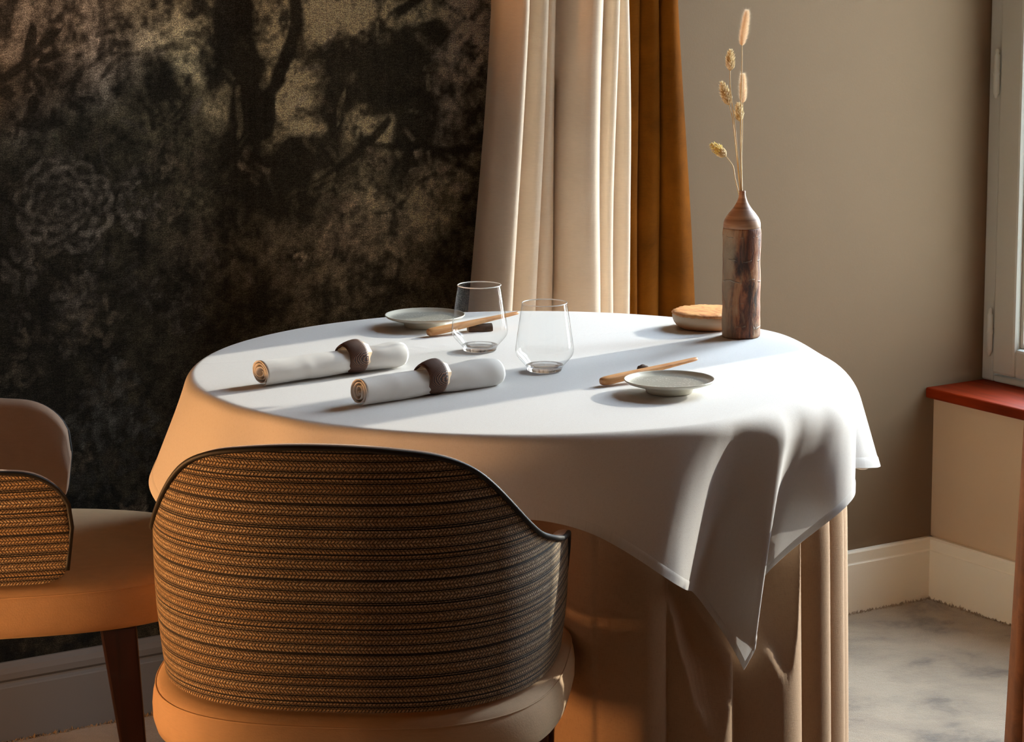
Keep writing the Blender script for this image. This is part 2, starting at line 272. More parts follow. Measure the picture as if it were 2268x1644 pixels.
def mural():
    xs = np.arange(-1.25, 0.601, 0.0033); zs = np.arange(0.0, 1.75, 0.0033)
    Xg, Zg = np.meshgrid(xs, zs, indexing='ij')
    rng = np.random.RandomState(7)
    def vnoise(sc_, seed):                                   # smooth value noise
        r = np.random.RandomState(seed); nx, nz = int(1.9 / sc_) + 3, int(1.8 / sc_) + 3
        g = r.rand(nx, nz); a = (Xg + 1.25) / sc_; c = Zg / sc_; i = a.astype(int); j = c.astype(int); u = sm(a - i); v = sm(c - j)
        return (g[i, j] * (1 - u) * (1 - v) + g[i + 1, j] * u * (1 - v) + g[i, j + 1] * (1 - u) * v + g[i + 1, j + 1] * u * v) - 0.5
    wx = vnoise(.05, 1) * .030 + vnoise(.018, 2) * .014; wz = vnoise(.05, 3) * .030 + vnoise(.018, 4) * .014
    PX = Xg + wx; PZ = Zg + wz                                # wobbled brush coordinates
    QX = Xg + wx * .35; QZ = Zg + wz * .35
    V = 0.10 + 0.05 * vnoise(.2, 5) + 0.0 * Xg; T = np.zeros(V.shape + (5,)); T[..., 1] = 0.35
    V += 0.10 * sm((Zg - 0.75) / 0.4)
    def put(m, v, t):
        nonlocal V
        V += m * v
        if v > 0: T[..., t] += m * abs(v) * 4
    for x, z, rx, rz, a, v, t in MURAL_B:
        a = math.radians(-a); dx = PX - x; dz = PZ - z
        u = (dx * math.cos(a) + dz * math.sin(a)) / rx; q = (-dx * math.sin(a) + dz * math.cos(a)) / rz
        put(np.exp(-(u * u + q * q) ** 1.4 * 0.8), v * .9, t)
    V = np.maximum(V, 0.03)
    # mottled brushwork
    V *= np.clip(1.05 + 1.7 * vnoise(.040, 11) + 1.5 * vnoise(.016, 12) + 1.2 * vnoise(.0075, 13), .15, 3)
    def seg(p, q, w_, v, t, soft=1.0, QX=QX, QZ=QZ):
        d = np.array(q) - np.array(p); L2 = (d ** 2).sum() + 1e-9
        s = np.clip(((QX - p[0]) * d[0] + (QZ - p[1]) * d[1]) / L2, 0, 1)
        r = np.hypot(QX - p[0] - s * d[0], QZ - p[1] - s * d[1])
        return 1 - sm((r - w_ * .35) / (w_ * .4 * soft + .002))
    def stroke(mask, v, t):
        nonlocal V
        if v < 0: V = V * (1 - mask * min(1, -v))
        else: V = np.maximum(V, mask * v * (0.75 + .9 * vnoise(.012, 21))); T[..., t] += mask * v * 3
    for x, z, r, v, t in MURAL_R:                           # full rose: broken rings of petals
        for k, rr in enumerate((.16, .34, .52, .72, .95)):
            n = 5 + 2 * k
            for j in range(n):
                a0 = 2 * math.pi * (j + .4 * (k % 2)) / n + rng.uniform(-.1, .1)
                pts = []
                for s_ in np.linspace(-.5, .5, 5):
                    a = a0 + s_ * 2 * math.pi / n * 1.05; q = rr * r * (1 + .16 * math.cos(math.pi * s_)) * rng.uniform(.97, 1.03)
                    pts.append((x + q * math.cos(a), z + q * .93 * math.sin(a)))
                m_ = np.zeros_like(V)
                for p, q in zip(pts, pts[1:]): m_ = np.maximum(m_, seg(p, q, .0085, 1, t))
                stroke(m_, v * rng.uniform(1.0, 2.0), t)
                mid = (x + rr * r * .9 * math.cos(a0), z + rr * r * .85 * math.sin(a0))
                stroke(seg((x + rr * r * .8 * math.cos(a0), z + rr * r * .75 * math.sin(a0)), mid, .012, 1, t), v * .5, t)
    extra = [(rng.uniform(-.5, .42), rng.uniform(.22, 1.0), rng.uniform(.018, .05), int(rng.randint(4, 8)), rng.uniform(.12, .26), 3) for _ in range(34)]
    for x, z, r, n, v, t in MURAL_P + extra:                # looser blossoms
        for j in range(n * 2):
            a0 = 2 * math.pi * j / n + rng.uniform(-.3, .3); rr = rng.uniform(.25, .95) * r
            cx_, cz_ = x + rr * math.cos(a0), z + rr * math.sin(a0); a1 = a0 + rng.uniform(-1.1, 1.1); L_ = r * rng.uniform(.25, .5)
            p = (cx_ - L_ * .5 * math.cos(a1), cz_ - L_ * .5 * math.sin(a1)); q = (cx_ + L_ * .5 * math.cos(a1), cz_ + L_ * .5 * math.sin(a1))
            stroke(seg(p, q, r * rng.uniform(.16, .34), 1, t, .6), v * rng.uniform(1.0, 2.4), t)
    for j in range(420):                                    # small scattered leaves and flecks
        x = rng.uniform(-.62, .5); z = rng.uniform(.15, 1.35); a1 = rng.uniform(0, 3.14); L_ = rng.uniform(.012, .045)
        v = rng.choice([.22, .3, -.5, -.65, .2]); t = int(rng.choice([1, 3, 1, 0])) if z > .6 else 4
        if z < .6 and v > 0: v *= .55
        stroke(seg((x, z), (x + L_ * math.cos(a1), z + L_ * math.sin(a1)), rng.uniform(.004, .012), 1, t), v, t)
    for pts, w_, v, t in MURAL_K:
        m_ = np.zeros_like(V)
        for p, q in zip(pts, pts[1:]): m_ = np.maximum(m_, seg(p, q, w_ * 1.25, 1, t, .7))
        stroke(m_, v, t)
    for x, z, rx, rz, a, v, t in MURAL_L:
        a = math.radians(-a); dx = QX - x; dz = QZ - z
        u = (dx * math.cos(a) + dz * math.sin(a)) / rx; q = (-dx * math.sin(a) + dz * math.cos(a)) / rz
        big, small = (q, u) if rz > rx else (u, q)
        d = np.abs(small) / np.maximum(1 - big * big, .02) ** .8 ; d = np.maximum(d, np.abs(big))
        stroke(1 - sm((d - .8) / .35), v, t)
    V = np.clip(V * (0.50 + 1.7 * sm((Xg + .45) / .9)) + .05 * sm((Xg + .2) / .5) * sm((Zg - .3) / .4), 0.0, 1.5)  # paint dimmed at left and raised rightward to even out the window light
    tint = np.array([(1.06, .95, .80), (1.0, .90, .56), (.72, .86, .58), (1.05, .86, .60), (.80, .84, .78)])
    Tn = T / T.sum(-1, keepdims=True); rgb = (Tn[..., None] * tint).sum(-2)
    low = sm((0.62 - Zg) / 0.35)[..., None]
    base = np.array((.022, .020, .0155)) * (1 - low) * (1 + 1.2 * sm((Xg + .3) / .6))[..., None] + np.array((.0055, .0074, .0078)) * low  # ground tone lifted rightward too, offsetting the light falloff
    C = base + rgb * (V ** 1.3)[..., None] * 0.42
    nx, nz = Xg.shape
    verts = np.stack([Xg, np.full_like(Xg, YB), Zg], -1).reshape(-1, 3)
    i = np.arange(nx - 1)[:, None] * nz + np.arange(nz - 1)[None]; f = np.stack([i, i + nz, i + nz + 1, i + 1], -1).reshape(-1, 4)
    me = bpy.data.meshes.new('wall_back_left')
    # surrounding wall body behind and around the painted grid
    m = MB(); m.box(X0, 0.60, YB + .0005, YB + .12, 0, H)
    nb = len(m.v)
    verts = np.concatenate([verts, np.array(m.v)]); n0 = nx * nz
    me.vertices.add(len(verts)); me.vertices.foreach_set('co', verts.astype(np.float32).ravel())
    F = np.concatenate([f, np.array(m.f) + n0])
    me.loops.add(F.size); me.loops.foreach_set('vertex_index', F.astype(np.int32).ravel())
    me.polygons.add(len(F)); me.polygons.foreach_set('loop_start', np.arange(0, F.size, 4, dtype=np.int32))
    me.update(calc_edges=True); me.validate()
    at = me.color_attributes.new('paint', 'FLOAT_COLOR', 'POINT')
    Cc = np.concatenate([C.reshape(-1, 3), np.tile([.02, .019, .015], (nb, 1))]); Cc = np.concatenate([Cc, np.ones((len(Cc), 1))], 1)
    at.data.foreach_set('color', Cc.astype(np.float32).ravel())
    mm = Mat('mural_wallpaper', (.02, .02, .02), 0.92)
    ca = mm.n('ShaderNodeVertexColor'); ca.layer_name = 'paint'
    fine = mm.noise(mm.coord('Object', (1, 1, 1.6)), 620, 2, .7)
    thr = mm.noise(mm.coord('Object', (140, 1, 9)), 1, 3, .6); rows = mm.noise(mm.coord('Object', (60, 1, 650)), 1, 2, .5)
    k = mm.math('MULTIPLY', mm.ramp(fine, [(0.30, (.25,) * 3), (0.50, (.8,) * 3), (0.70, (2.6,) * 3)]), mm.ramp(thr, [(.3, (.85,) * 3), (.7, (1.12,) * 3)]))
    k = mm.math('MULTIPLY', k, mm.ramp(rows, [(.3, (.7,) * 3), (.7, (1.35,) * 3)]))
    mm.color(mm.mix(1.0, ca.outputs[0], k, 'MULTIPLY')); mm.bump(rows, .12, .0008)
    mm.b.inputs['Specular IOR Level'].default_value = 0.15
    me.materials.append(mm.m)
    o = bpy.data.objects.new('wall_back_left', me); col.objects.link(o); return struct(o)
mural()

# baseboards: moulded profile swept along the wall (p = offset into the room, z)
def baseboard(name, p0, p1, nrm, h, th, mat, prof):
    v = []; p0 = Vector((*p0, 0)); p1 = Vector((*p1, 0)); nrm = Vector((*nrm, 0))
    for P in (p0, p1):
        for d, z in prof: v.append(P + nrm * (d * th) + Vector((0, 0, z * h)))
    n = len(prof); f = [(j, j + 1, n + j + 1, n + j) for j in range(n - 1)] + [(n - 1, 0, n, 2 * n - 1), tuple(range(n))[::-1], tuple(range(n, 2 * n))]
    return struct(obj(name, v, f, mat, None, False))
PROF1 = [(-.3, 0), (1, 0), (1, .70), (.92, .715), (.82, .72), (.60, .735), (.55, .76), (.80, .80), (.84, .88), (.72, .95), (.35, .985), (.25, 1), (-.3, 1)]
PROF2 = [(-.3, 0), (1, 0), (1, .79), (.86, .80), (.80, .815), (.80, .97), (.6, 1), (-.3, 1)]
baseboard('baseboard_left', (X0, YB), (0.60, YB), (0, -1), .138, .022, TRIMG, PROF1)
baseboard('baseboard_back', (0.60, YP), (X1, YP), (0, -1), .128, .016, TRIM, PROF2)
baseboard('baseboard_right', (X1, YP), (X1, Y0), (-1, 0), .128, .016, TRIM, PROF2)
tufts('carpet_pile', (-1.0, YB - .024, 0), (0.3, YB - .024, 0), 900, None)
tufts('carpet_pile', (0.9, YP - .018, 0), (X1, YP - .018, 0), 330, None)
tufts('carpet_pile', (X1 - .018, YP, 0), (X1 - .018, 0.2, 0), 330, None)

# window sill board
SILLW = mat_wood('cherry_wood', (0.26, 0.024, 0.002), (0.10, 0.010, 0.001), (14, 1.2, 14), 0.6, .06, 0)
SILLW.node_tree.nodes['Principled BSDF'].inputs['Specular IOR Level'].default_value = .12
def sill(name, y0, y1):
    b = MB(); b.add([(1.432, y1, SILL), (1.445, y0, SILL), (1.66, y0, SILL), (1.66, y1, SILL), (1.432, y1, SILL + .022), (1.445, y0, SILL + .022), (1.66, y0, SILL + .022), (1.66, y1, SILL + .022)],
        [(3, 2, 1, 0)[::-1], (4, 5, 6, 7)[::-1], (0, 1, 5, 4)[::-1], (1, 2, 6, 5)[::-1], (2, 3, 7, 6)[::-1], (3, 0, 4, 7)[::-1]])
    o = b.build(name, SILLW); bevel(o, .004, 3); return struct(o)
sill('trim_1', W1[0], W1[1] - .001); sill('trim_2', W2[0], W2[1])

# casement windows
def schlick(t):
    lw = t.nodes.new('ShaderNodeLayerWeight'); lw.inputs[0].default_value = .5
    p = t.nodes.new('ShaderNodeMath'); p.operation = 'POWER'; p.inputs[1].default_value = 5; t.links.new(lw.outputs['Facing'], p.inputs[0])
    m = t.nodes.new('ShaderNodeMath'); m.operation = 'MULTIPLY_ADD'; m.inputs[1].default_value = .9; m.inputs[2].default_value = .04; t.links.new(p.outputs[0], m.inputs[0])
    return m
def glass_thin(name, tint=(.96, .98, .97), edge=0.0):
    m = bpy.data.materials.new(name); m.use_nodes = True; t = m.node_tree; t.nodes.clear()
    tr = t.nodes.new('ShaderNodeBsdfTransparent'); tr.inputs[0].default_value = (*tint, 1)
    gl = t.nodes.new('ShaderNodeBsdfGlossy'); gl.inputs['Roughness'].default_value = 0.02; gl.inputs[0].default_value = (1, 1, 1, 1)
    fr = schlick(t)
    mx = t.nodes.new('ShaderNodeMixShader'); o = t.nodes.new('ShaderNodeOutputMaterial')
    t.links.new(fr.outputs[0], mx.inputs[0]); t.links.new(tr.outputs[0], mx.inputs[1]); t.links.new(gl.outputs[0], mx.inputs[2]); t.links.new(mx.outputs[0], o.inputs[0])
    return m
PANE = glass_thin('window_glass')
WFR = mat_plaster('window_paint', (0.50, 0.50, 0.44))
def window(name, yb, ya, hinges=True):
    """fixed frame from y=ya to yb (yb far), two sashes meeting in the middle"""
    root = struct(empty(name, (1.60, (ya + yb) / 2, SILL + .022)))
    L = lambda x, y, z: (x - 1.60, y - (ya + yb) / 2, z - SILL - .022)
    def bars(nm, rects, x0, x1, par, bw=.004):
        b = MB()
        for (u0, u1, z0, z1) in rects:
            p = L(x0, u0, z0); q = L(x1, u1, z1); b.box(p[0], q[0], p[1], q[1], p[2], q[2])
        o = b.build(nm, WFR, par); bevel(o, bw, 2); return o
    zb = SILL + .022; jw = .034
    bars('window_frame', [(yb - jw, yb, zb, ZT), (ya, ya + jw, zb, ZT), (ya + jw, yb - jw, zb, zb + .014), (ya + jw, yb - jw, ZT - .05, ZT)], 1.585, 1.70, root)
    mid = yb - .682 + .070 if hinges else (ya + yb) / 2
    z0, z1 = zb + .018, ZT - .052; sw = .066; br = .060
    for k, (a, c) in enumerate(((mid + .002, yb - jw - .003), (ya + jw + .003, mid - .002))):
        a0_, c0_ = a, c; a -= 0 if k else -.009; c -= 0 if not k else .009
        s = bars('sash', [(c - sw, c0_, z0, z1), (a0_, a + sw, z0, z1), (a + sw, c - sw, z0, z0 + br), (a + sw, c - sw, z1 - .07, z1)], 1.578, 1.635, root, .006)
        bars('glazing_bead', [(c - sw - .010, c - sw, z0 + br, z1 - .07), (a + sw, a + sw + .010, z0 + br, z1 - .07), (a + sw + .01, c - sw - .01, z0 + br, z0 + br + .010), (a + sw + .01, c - sw - .01, z1 - .08, z1 - .07)], 1.592, 1.612, s, .003)
        b = MB(); p = L(1.603, a + sw, z0 + br); q = L(1.607, c - sw, z1 - .07); b.box(p[0], q[0], p[1], q[1], p[2], q[2]); b.build('pane', PANE, s)
    bars('meeting_bar', [(mid - .026, mid + .026, z0 - .004, z1)], 1.566, 1.578, root)
    if hinges:
        for zc in (0.546, 1.073, 1.85):
            v, f = lathe([(0, -.050), (.003, -.049), (.004, -.044), (.0065, -.040), (.0065, -.004), (.0075, -.002), (.0075, .002), (.0065, .004), (.0065, .036), (.004, .040), (.005, .045), (.003, .050), (0, .051)], 16)
            o = obj('hinge', v, f, WFR, root); o.location = L(1.572, 0.6465, zc)
            b = MB(); b.box(0, .012, -.002, .002, -.004, .004); h = b.build('hinge_plate', WFR, o)
    return root
window('window_1', W1[1] - .0005, W1[0]); window('added_window', W2[1], W2[0], False)  # second window is unseen, added to light the front chair's right side

# ground outside, a storey below
b = MB(); b.box(1.8, 60, -40, 40, -3.2, -3.0); g = b.build('ground_outside', Mat('pale_gravel', (.35, .33, .29), .9).m); struct(g)
# ------------------------------------------------------------------ curtains
def curtain(name, mat, label, bounds, zt, zb, yb, depth, group=None, extra=6):
    """bounds: fold creases as (x at zt, x at zb, depth factor)"""
    rng = random.Random(5); zs = [0.012 + (2.72 - 0.012) * k / 90 for k in range(91)]
    v = []; n = len(bounds) - 1; per = 14; cols = []
    for k in range(n):
        for j in range(per + (1 if k == n - 1 else 0)): cols.append((k, j / per))
    for k, t in cols:
        for z in zs:
            u = (z - zb) / (zt - zb)
            if u > 1: u = 1 + (u - 1) * .30
            xa = bounds[k][1] + (bounds[k][0] - bounds[k][1]) * u; xb = bounds[k + 1][1] + (bounds[k + 1][0] - bounds[k + 1][1]) * u
            df = bounds[k][2]; sk = bounds[k][3] if len(bounds[k]) > 3 else 0.0
            tt = t ** (1 + sk) if sk >= 0 else 1 - (1 - t) ** (1 - sk)
            s_ = math.sin(math.pi * tt) ** .8
            x = xa + (xb - xa) * t + sk * .004 * math.sin(math.pi * t)
            y = yb + .014 * math.exp(-(min(t, 1 - t) / .06) ** 2) - depth * df * s_ + .004 * math.sin(z * 5 + k * 2.1 + t * 3) - .010 * max(0, .9 - z)
            x += .0025 * math.sin(z * 7 + k * 1.3)
            v.append((x, y, z))
    o = obj(name, v, grid_faces(len(cols), len(zs)), mat)
    m = o.modifiers.new('thick', 'SOLIDIFY'); m.thickness = .004; m.offset = 1
    return tag(o, label, 'curtain', group)
BEIGE = mat_velvet('beige_velvet', (0.74, 0.60, 0.45), .90, .25, 10)
BROWN = mat_velvet('brown_velvet', (0.165, 0.050, 0.003), .42, .0, 9)
BROWN.node_tree.nodes['Principled BSDF'].inputs['Specular IOR Level'].default_value = .05
curtain('curtain', BEIGE, 'pale beige velvet curtain in deep vertical folds beside the dark flowered wallpaper',
    [(.372, .318, 1.0, -.35), (.416, .381, .7, .2), (.459, .432, .45, -.5), (.494, .480, 1.15, -.1), (.580, .567, .7, -.4), (.617, .614, .35, .4), (.643, .649, .0)], 1.255, .689, .640, .072)
curtain('curtain', BROWN, 'rust brown velvet curtain hanging between the beige curtain and the bare plaster wall',
    [(.646, .653, .35, .5), (.688, .682, .55, .2), (.728, .735, .9, -.3), (.779, .817, .0)], 1.255, .689, .652, .030)

# ------------------------------------------------------------------ dining table (under its cloths)
R, TZ = 0.50, 0.75
AX = lambda a, b_: (a * .835 - b_ * .55, -a * .55 - b_ * .835)
WALNUT = mat_wood('dark_walnut', (0.09, 0.045, 0.02), (0.035, 0.017, 0.008), (3, 30, 30), .45)
tb = tag(empty('dining_table', (-.0066, -.0100, 0)), 'round pedestal dining table hidden beneath a white cloth and beige skirt', 'table')
v, f = lathe([(0, .710), (.455, .710), (.463, .718), (.463, .738), (.457, .7450), (0, .7450)], 96); obj('tabletop', v, f, WALNUT, tb)
v, f = lathe([(0, .02), (.035, .02), (.035, .10), (.028, .2), (.026, .5), (.032, .66), (.09, .717), (0, .717)], 32); obj('pedestal', v, f, WALNUT, tb)
v, f = lathe([(0, 0), (.17, 0), (.17, .012), (.06, .03), (.036, .05), (0, .05)], 48); obj('base', v, f, WALNUT, tb)

# floor-length skirt cloth
def skirt():
    LIN = mat_fabric('skirt_linen', (0.55, 0.36, 0.215), weave=1100, bump=.3, transl=.10, mott=.06)
    ridges = [-111, -98.6, -85, -66, -55, -45, -33]; th = list(ridges)
    a = -33.0; rg = random.Random(11)
    while a < 249 - 24: a += rg.uniform(10.5, 14); th.append(a)
    th[-1] = 249 - 13 if th[-1] > 236 else th[-1]
    th = sorted(t % 360 for t in th); n = 1440; zs = np.concatenate([[.744, .741, .735, .725, .71], np.linspace(.69, .004, 60)])
    v = np.zeros((n, len(zs), 3)); tt = np.arange(n) * 360 / n
    pat = np.zeros(n); ph = np.zeros(n)
    for i, t in enumerate(tt):
        k = max([j for j, q in enumerate(th) if q <= t], default=-1); a0 = th[k] - (360 if k == -1 else 0); a1 = th[(k + 1) % len(th)]
        if a1 < a0: a1 += 360
        u = (t - a0) / (a1 - a0) if k != -1 else (t - a0) / (a1 - a0)
        ph[i] = u % 1.0
        pat[i] = math.sin(math.pi * max(0, min(1, u)) ** 1.35) ** .70                   # rounded lobes meeting in narrow creases
    # smooth the crests
    for _ in range(4): pat = (np.roll(pat, 1) + pat * 2 + np.roll(pat, -1)) / 4
    dent = np.zeros(n)
    d = np.abs((tt - 213 + 180) % 360 - 180); dent = 1 - sm((d - 24) / 13)
    for j, z in enumerate(zs):
        dr = (TZ - z); g = sm(dr / .25)
        flare = .012 * sm(dr / .75)
        amp = .016 + .016 * np.clip(1 - (np.cos(np.radians(tt + 38)) - .6) / .35, 0, 1); r = .466 + .020 * sm((dr - .03) / .05) + flare + (pat - .5) * (.008 + amp * g) * sm(dr / .03 - .2)
        if dr < .012: r = np.full(n, .450 + .0155 * math.sqrt(max(0, 1 - ((.012 - dr) / .012) ** 2)))
        kz = min(79, int(dr / .01)); lim = np.interp(tt, np.arange(361) + .5, np.append(CLR[:, kz], CLR[0, kz])) - .010
        r = np.minimum(r, lim)
        dz = sm((.70 - z) / .20); r = r * (1 - dent * dz) + dent * dz * (.20 + .006 * pat)
        v[:, j, 0] = r * np.cos(np.radians(tt)); v[:, j, 1] = r * np.sin(np.radians(tt)); v[:, j, 2] = z + 0 * tt
    # top disc centre ring
    uv = np.stack([np.repeat(tt[:, None] * .0088, len(zs), 1), v[:, :, 2]], -1).reshape(-1, 2)
    o = obj('table_skirt', v.reshape(-1, 3), grid_faces(n, len(zs), True), LIN, uv=uv)
    o.location = (-.0066, -.0100, 0)
    return tag(o, 'beige floor-length linen table skirt in vertical folds under the white tablecloth', 'table skirt')

# white square tablecloth: flat on the disc, rolled over the rim, falling in folds to its four corners
def tablecloth():
    CL = mat_fabric('white_linen', (0.80, 0.78, 0.755), (0.72, 0.695, 0.665), weave=1500, bump=.16, transl=.16)
    HS = .620; AC = -78.0; R = .512
    # target plan positions of the hem (frame turned to the room's long view: a across, b towards the seat side), per material angle
    cp = [(-150, None), (-136, None), (-126, (-.02, .530)), (-117, (.040, .540)), (-110, (.090, .550)), (-104, (.130, .558)), (-100, (.158, .560)), (-96, (.188, .556)), (-93.5, (.206, .536)), (-91, (.222, .495)), (-89, (.232, .440)), (-87.5, (.238, .395)), (-86, (.247, .372)),
          (-83.5, (.266, .366)), (-81, (.288, .374)), (-79, (.305, .387)), (-77, (.320, .396)), (-75.5, (.329, .390)), (-74, (.328, .368)), (-72, (.324, .345)), (-70, (.328, .328)), (-67, (.346, .322)), (-62, (.378, .328)), (-56, (.420, .326)), (-52, (.448, .312)), (-49, (.468, .288)),
          (-46.5, (.482, .258)), (-44, (.486, .226)), (-41, (.478, .190)), (-38, (.476, .164)), (-34, (.490, .156)), (-29, (.514, .148)), (-26, (.532, .130)), (-23, (.540, .098)), (-19, (.532, .060)), (-14, (.520, .02)), (-6, None)]
    th = np.linspace(-180, 180, 1441)[:-1]; n = len(th)
    px = []; py = []; kt = []
    for t, p in cp:
        kt.append(t)
        if p is None:
            q = (.520 * math.cos(math.radians(t)), .512 * math.sin(math.radians(t)))
        else: q = AX(*p)
        px.append(q[0]); py.append(q[1])
    # remaining directions: gentle folds, deeper at the corners
    P1 = np.zeros((n, 2))
    for i, t in enumerate(th):
        c = max(math.cos(math.radians((t - AC))) ** 16, math.cos(math.radians(t - AC - 90)) ** 16, math.cos(math.radians(t - AC - 180)) ** 16)
        r = .520 + .060 * math.exp(-((abs(t) - 172) / 22) ** 2) + .006 * math.sin(math.radians(t * 9 + 40)) + (.030 * math.sin(math.radians((t - AC) * 18 + 90)) + .02) * c
        P1[i] = (r * math.cos(math.radians(t)), r * math.sin(math.radians(t)))
    inside = (th >= kt[0]) & (th <= kt[-1])
    def cub(xq, xs, ys):                                       # Catmull-Rom through the control points
        xs = np.array(xs, float); ys = np.array(ys, float); m = np.gradient(ys, xs); k = np.clip(np.searchsorted(xs, xq) - 1, 0, len(xs) - 2)
        h = xs[k + 1] - xs[k]; u = (xq - xs[k]) / h
        return (2*u**3-3*u**2+1)*ys[k] + (u**3-2*u**2+u)*h*m[k] + (-2*u**3+3*u**2)*ys[k+1] + (u**3-u**2)*h*m[k+1]
    w_ = sm((th - kt[0]) / 14) * sm((kt[-1] - th) / 8); w_[~inside] = 0
    tq = np.clip(th, kt[0], kt[-1])
    C1 = np.stack([cub(tq, kt, px), cub(tq, kt, py)], -1)
    P1 = P1 * (1 - w_[:, None]) + C1 * w_[:, None]
    tr = np.radians(th); ed = np.radians(AC - 45)
    Lth = HS / np.maximum(np.abs(np.cos(tr - ed)), np.abs(np.sin(tr - ed)))
    Lth = Lth - .014 * np.exp(-((th - AC) / 11) ** 2)
    # round the very tip slightly
    rb = .012 + .040 * sm((th + 98) / 26) * sm((4 - th) / 24)
    NT, NB, ND = 40, 12, 70
    rows = []; uvs = []
    P0 = np.stack([np.cos(tr), np.sin(tr)], -1)
    for i_ in range(NT):
        q = i_ / NT; rr = (R + .001 - rb) * q ** .8
        rows.append(np.concatenate([P0 * rr[:, None] if hasattr(rr, '__len__') else P0 * rr, np.full((n, 1), TZ)], 1)); uvs.append(P0 * rr[:, None])
    drop = Lth - (R + .001 - rb) - rb * math.pi / 2          # hanging length
    dmax = np.maximum(drop + rb, .05)
    hang = []
    for i_ in range(NB + ND):
        if i_ < NB:
            a = (i_ / NB) * math.pi / 2; rad = R + .001 - rb + rb * np.sin(a); z = TZ - rb * (1 - np.cos(a)); s_ = (R + .001 - rb) + rb * a; t = (rb * (1 - math.cos(a))) / dmax
        else:
            u = (i_ - NB) / (ND - 1); rad = np.full(n, R + .001); z = TZ - rb - drop * u; s_ = (R + .001 - rb) + rb * math.pi / 2 + drop * u; t = (rb + drop * u) / dmax
        g = np.clip(t, 0, 1) ** .85
        base = P0 * rad[:, None]
        pos = base + (P1 - P0 * (R + .001)) * g[:, None]
        # loose wrinkles breaking out just under the rim
        wr = .0012 * np.sin(np.radians(th * 31)) * np.exp(-((t - .25) / .2) ** 2) * np.exp(-((th + 62) / 26) ** 2)
        pos = pos + P0 * wr[:, None]
        z = z + 0 * th
        rows.append(np.concatenate([pos, z[:, None]], 1)); uvs.append(P0 * s_[:, None])
    A = np.stack(rows, 1); UV = np.stack(uvs, 1)
    # ease sharp creases sideways a little
    for _ in range(2): A[:, NT:, :2] = (np.roll(A[:, NT:, :2], 1, 0) + 2 * A[:, NT:, :2] + np.roll(A[:, NT:, :2], -1, 0)) / 4
    A[:, :NT, 2] += .0006 * np.exp(-((UV[:, :NT, 0] * .2 + UV[:, :NT, 1] * .98 - .21) / .003) ** 2)       # pressed fold line
    ca, sa = math.cos(ed), math.sin(ed); U2 = np.stack([UV[..., 0] * ca + UV[..., 1] * sa, -UV[..., 0] * sa + UV[..., 1] * ca], -1)
    o = obj('tablecloth', A.reshape(-1, 3), grid_faces(n, A.shape[1], True), CL, uv=U2.reshape(-1, 2))
    tag(o, 'white square linen tablecloth draped over the round table, one long corner hanging in front', 'tablecloth')
    # turned hem: a second layer 13 mm wide along the edge, standing off by half a millimetre
    m = A.shape[1]; ks = [m - 1 - k for k in range(0, 8)]; hs = []; fl = drop / (ND - 1)
    nrm = np.cross(np.roll(A, -1, 0) - np.roll(A, 1, 0), np.gradient(A, axis=1)); nrm /= np.maximum(np.linalg.norm(nrm, axis=-1, keepdims=True), 1e-9)
    if (nrm[0, -10, :2] * P0[0]).sum() < 0: nrm = -nrm
    H_ = np.zeros((n, 6, 3))
    for k in range(6):
        w2 = .013 * k / 5; idx = (m - 1) - w2 / fl; i0 = np.floor(idx).astype(int); fr_ = idx - i0; i1 = np.minimum(i0 + 1, m - 1)
        ar = np.arange(n); p = A[ar, i0] * (1 - fr_[:, None]) + A[ar, i1] * fr_[:, None]; nn = nrm[ar, i0]
        H_[:, k] = p + nn * (.0009 if k < 5 else .0001)
    obj('hem', H_.reshape(-1, 3), grid_faces(n, 6, True), CL, o, uv=np.repeat(np.stack([th * .01, th * 0], -1)[:, None], 6, 1).reshape(-1, 2))
    global CLR
    B = np.full((360, 80), 9.0); Q = A[:, NT:].reshape(-1, 3); aa = np.floor(np.degrees(np.arctan2(Q[:, 1], Q[:, 0])) % 360).astype(int) % 360; zz = np.clip(((TZ - Q[:, 2]) / .01).astype(int), 0, 79)
    np.minimum.at(B, (aa, zz), np.hypot(Q[:, 0], Q[:, 1]))
    for _ in range(4): B = np.minimum(B, np.minimum(np.roll(B, 1, 0), np.roll(B, -1, 0)))
    for k in range(1, 80): B[:, k] = np.where(B[:, k] > 8, B[:, k - 1] + .004, np.minimum(B[:, k], B[:, k - 1] + .02))
    for k in range(78, -1, -1): B[:, k] = np.minimum(B[:, k], B[:, k + 1] + .01)
    for _ in range(8): B = (np.roll(B, 1, 0) + 2 * B + np.roll(B, -1, 0)) / 4
    CLR = B
    o.location = (-.0066, -.0100, 0)
    return o
tablecloth()
skirt()

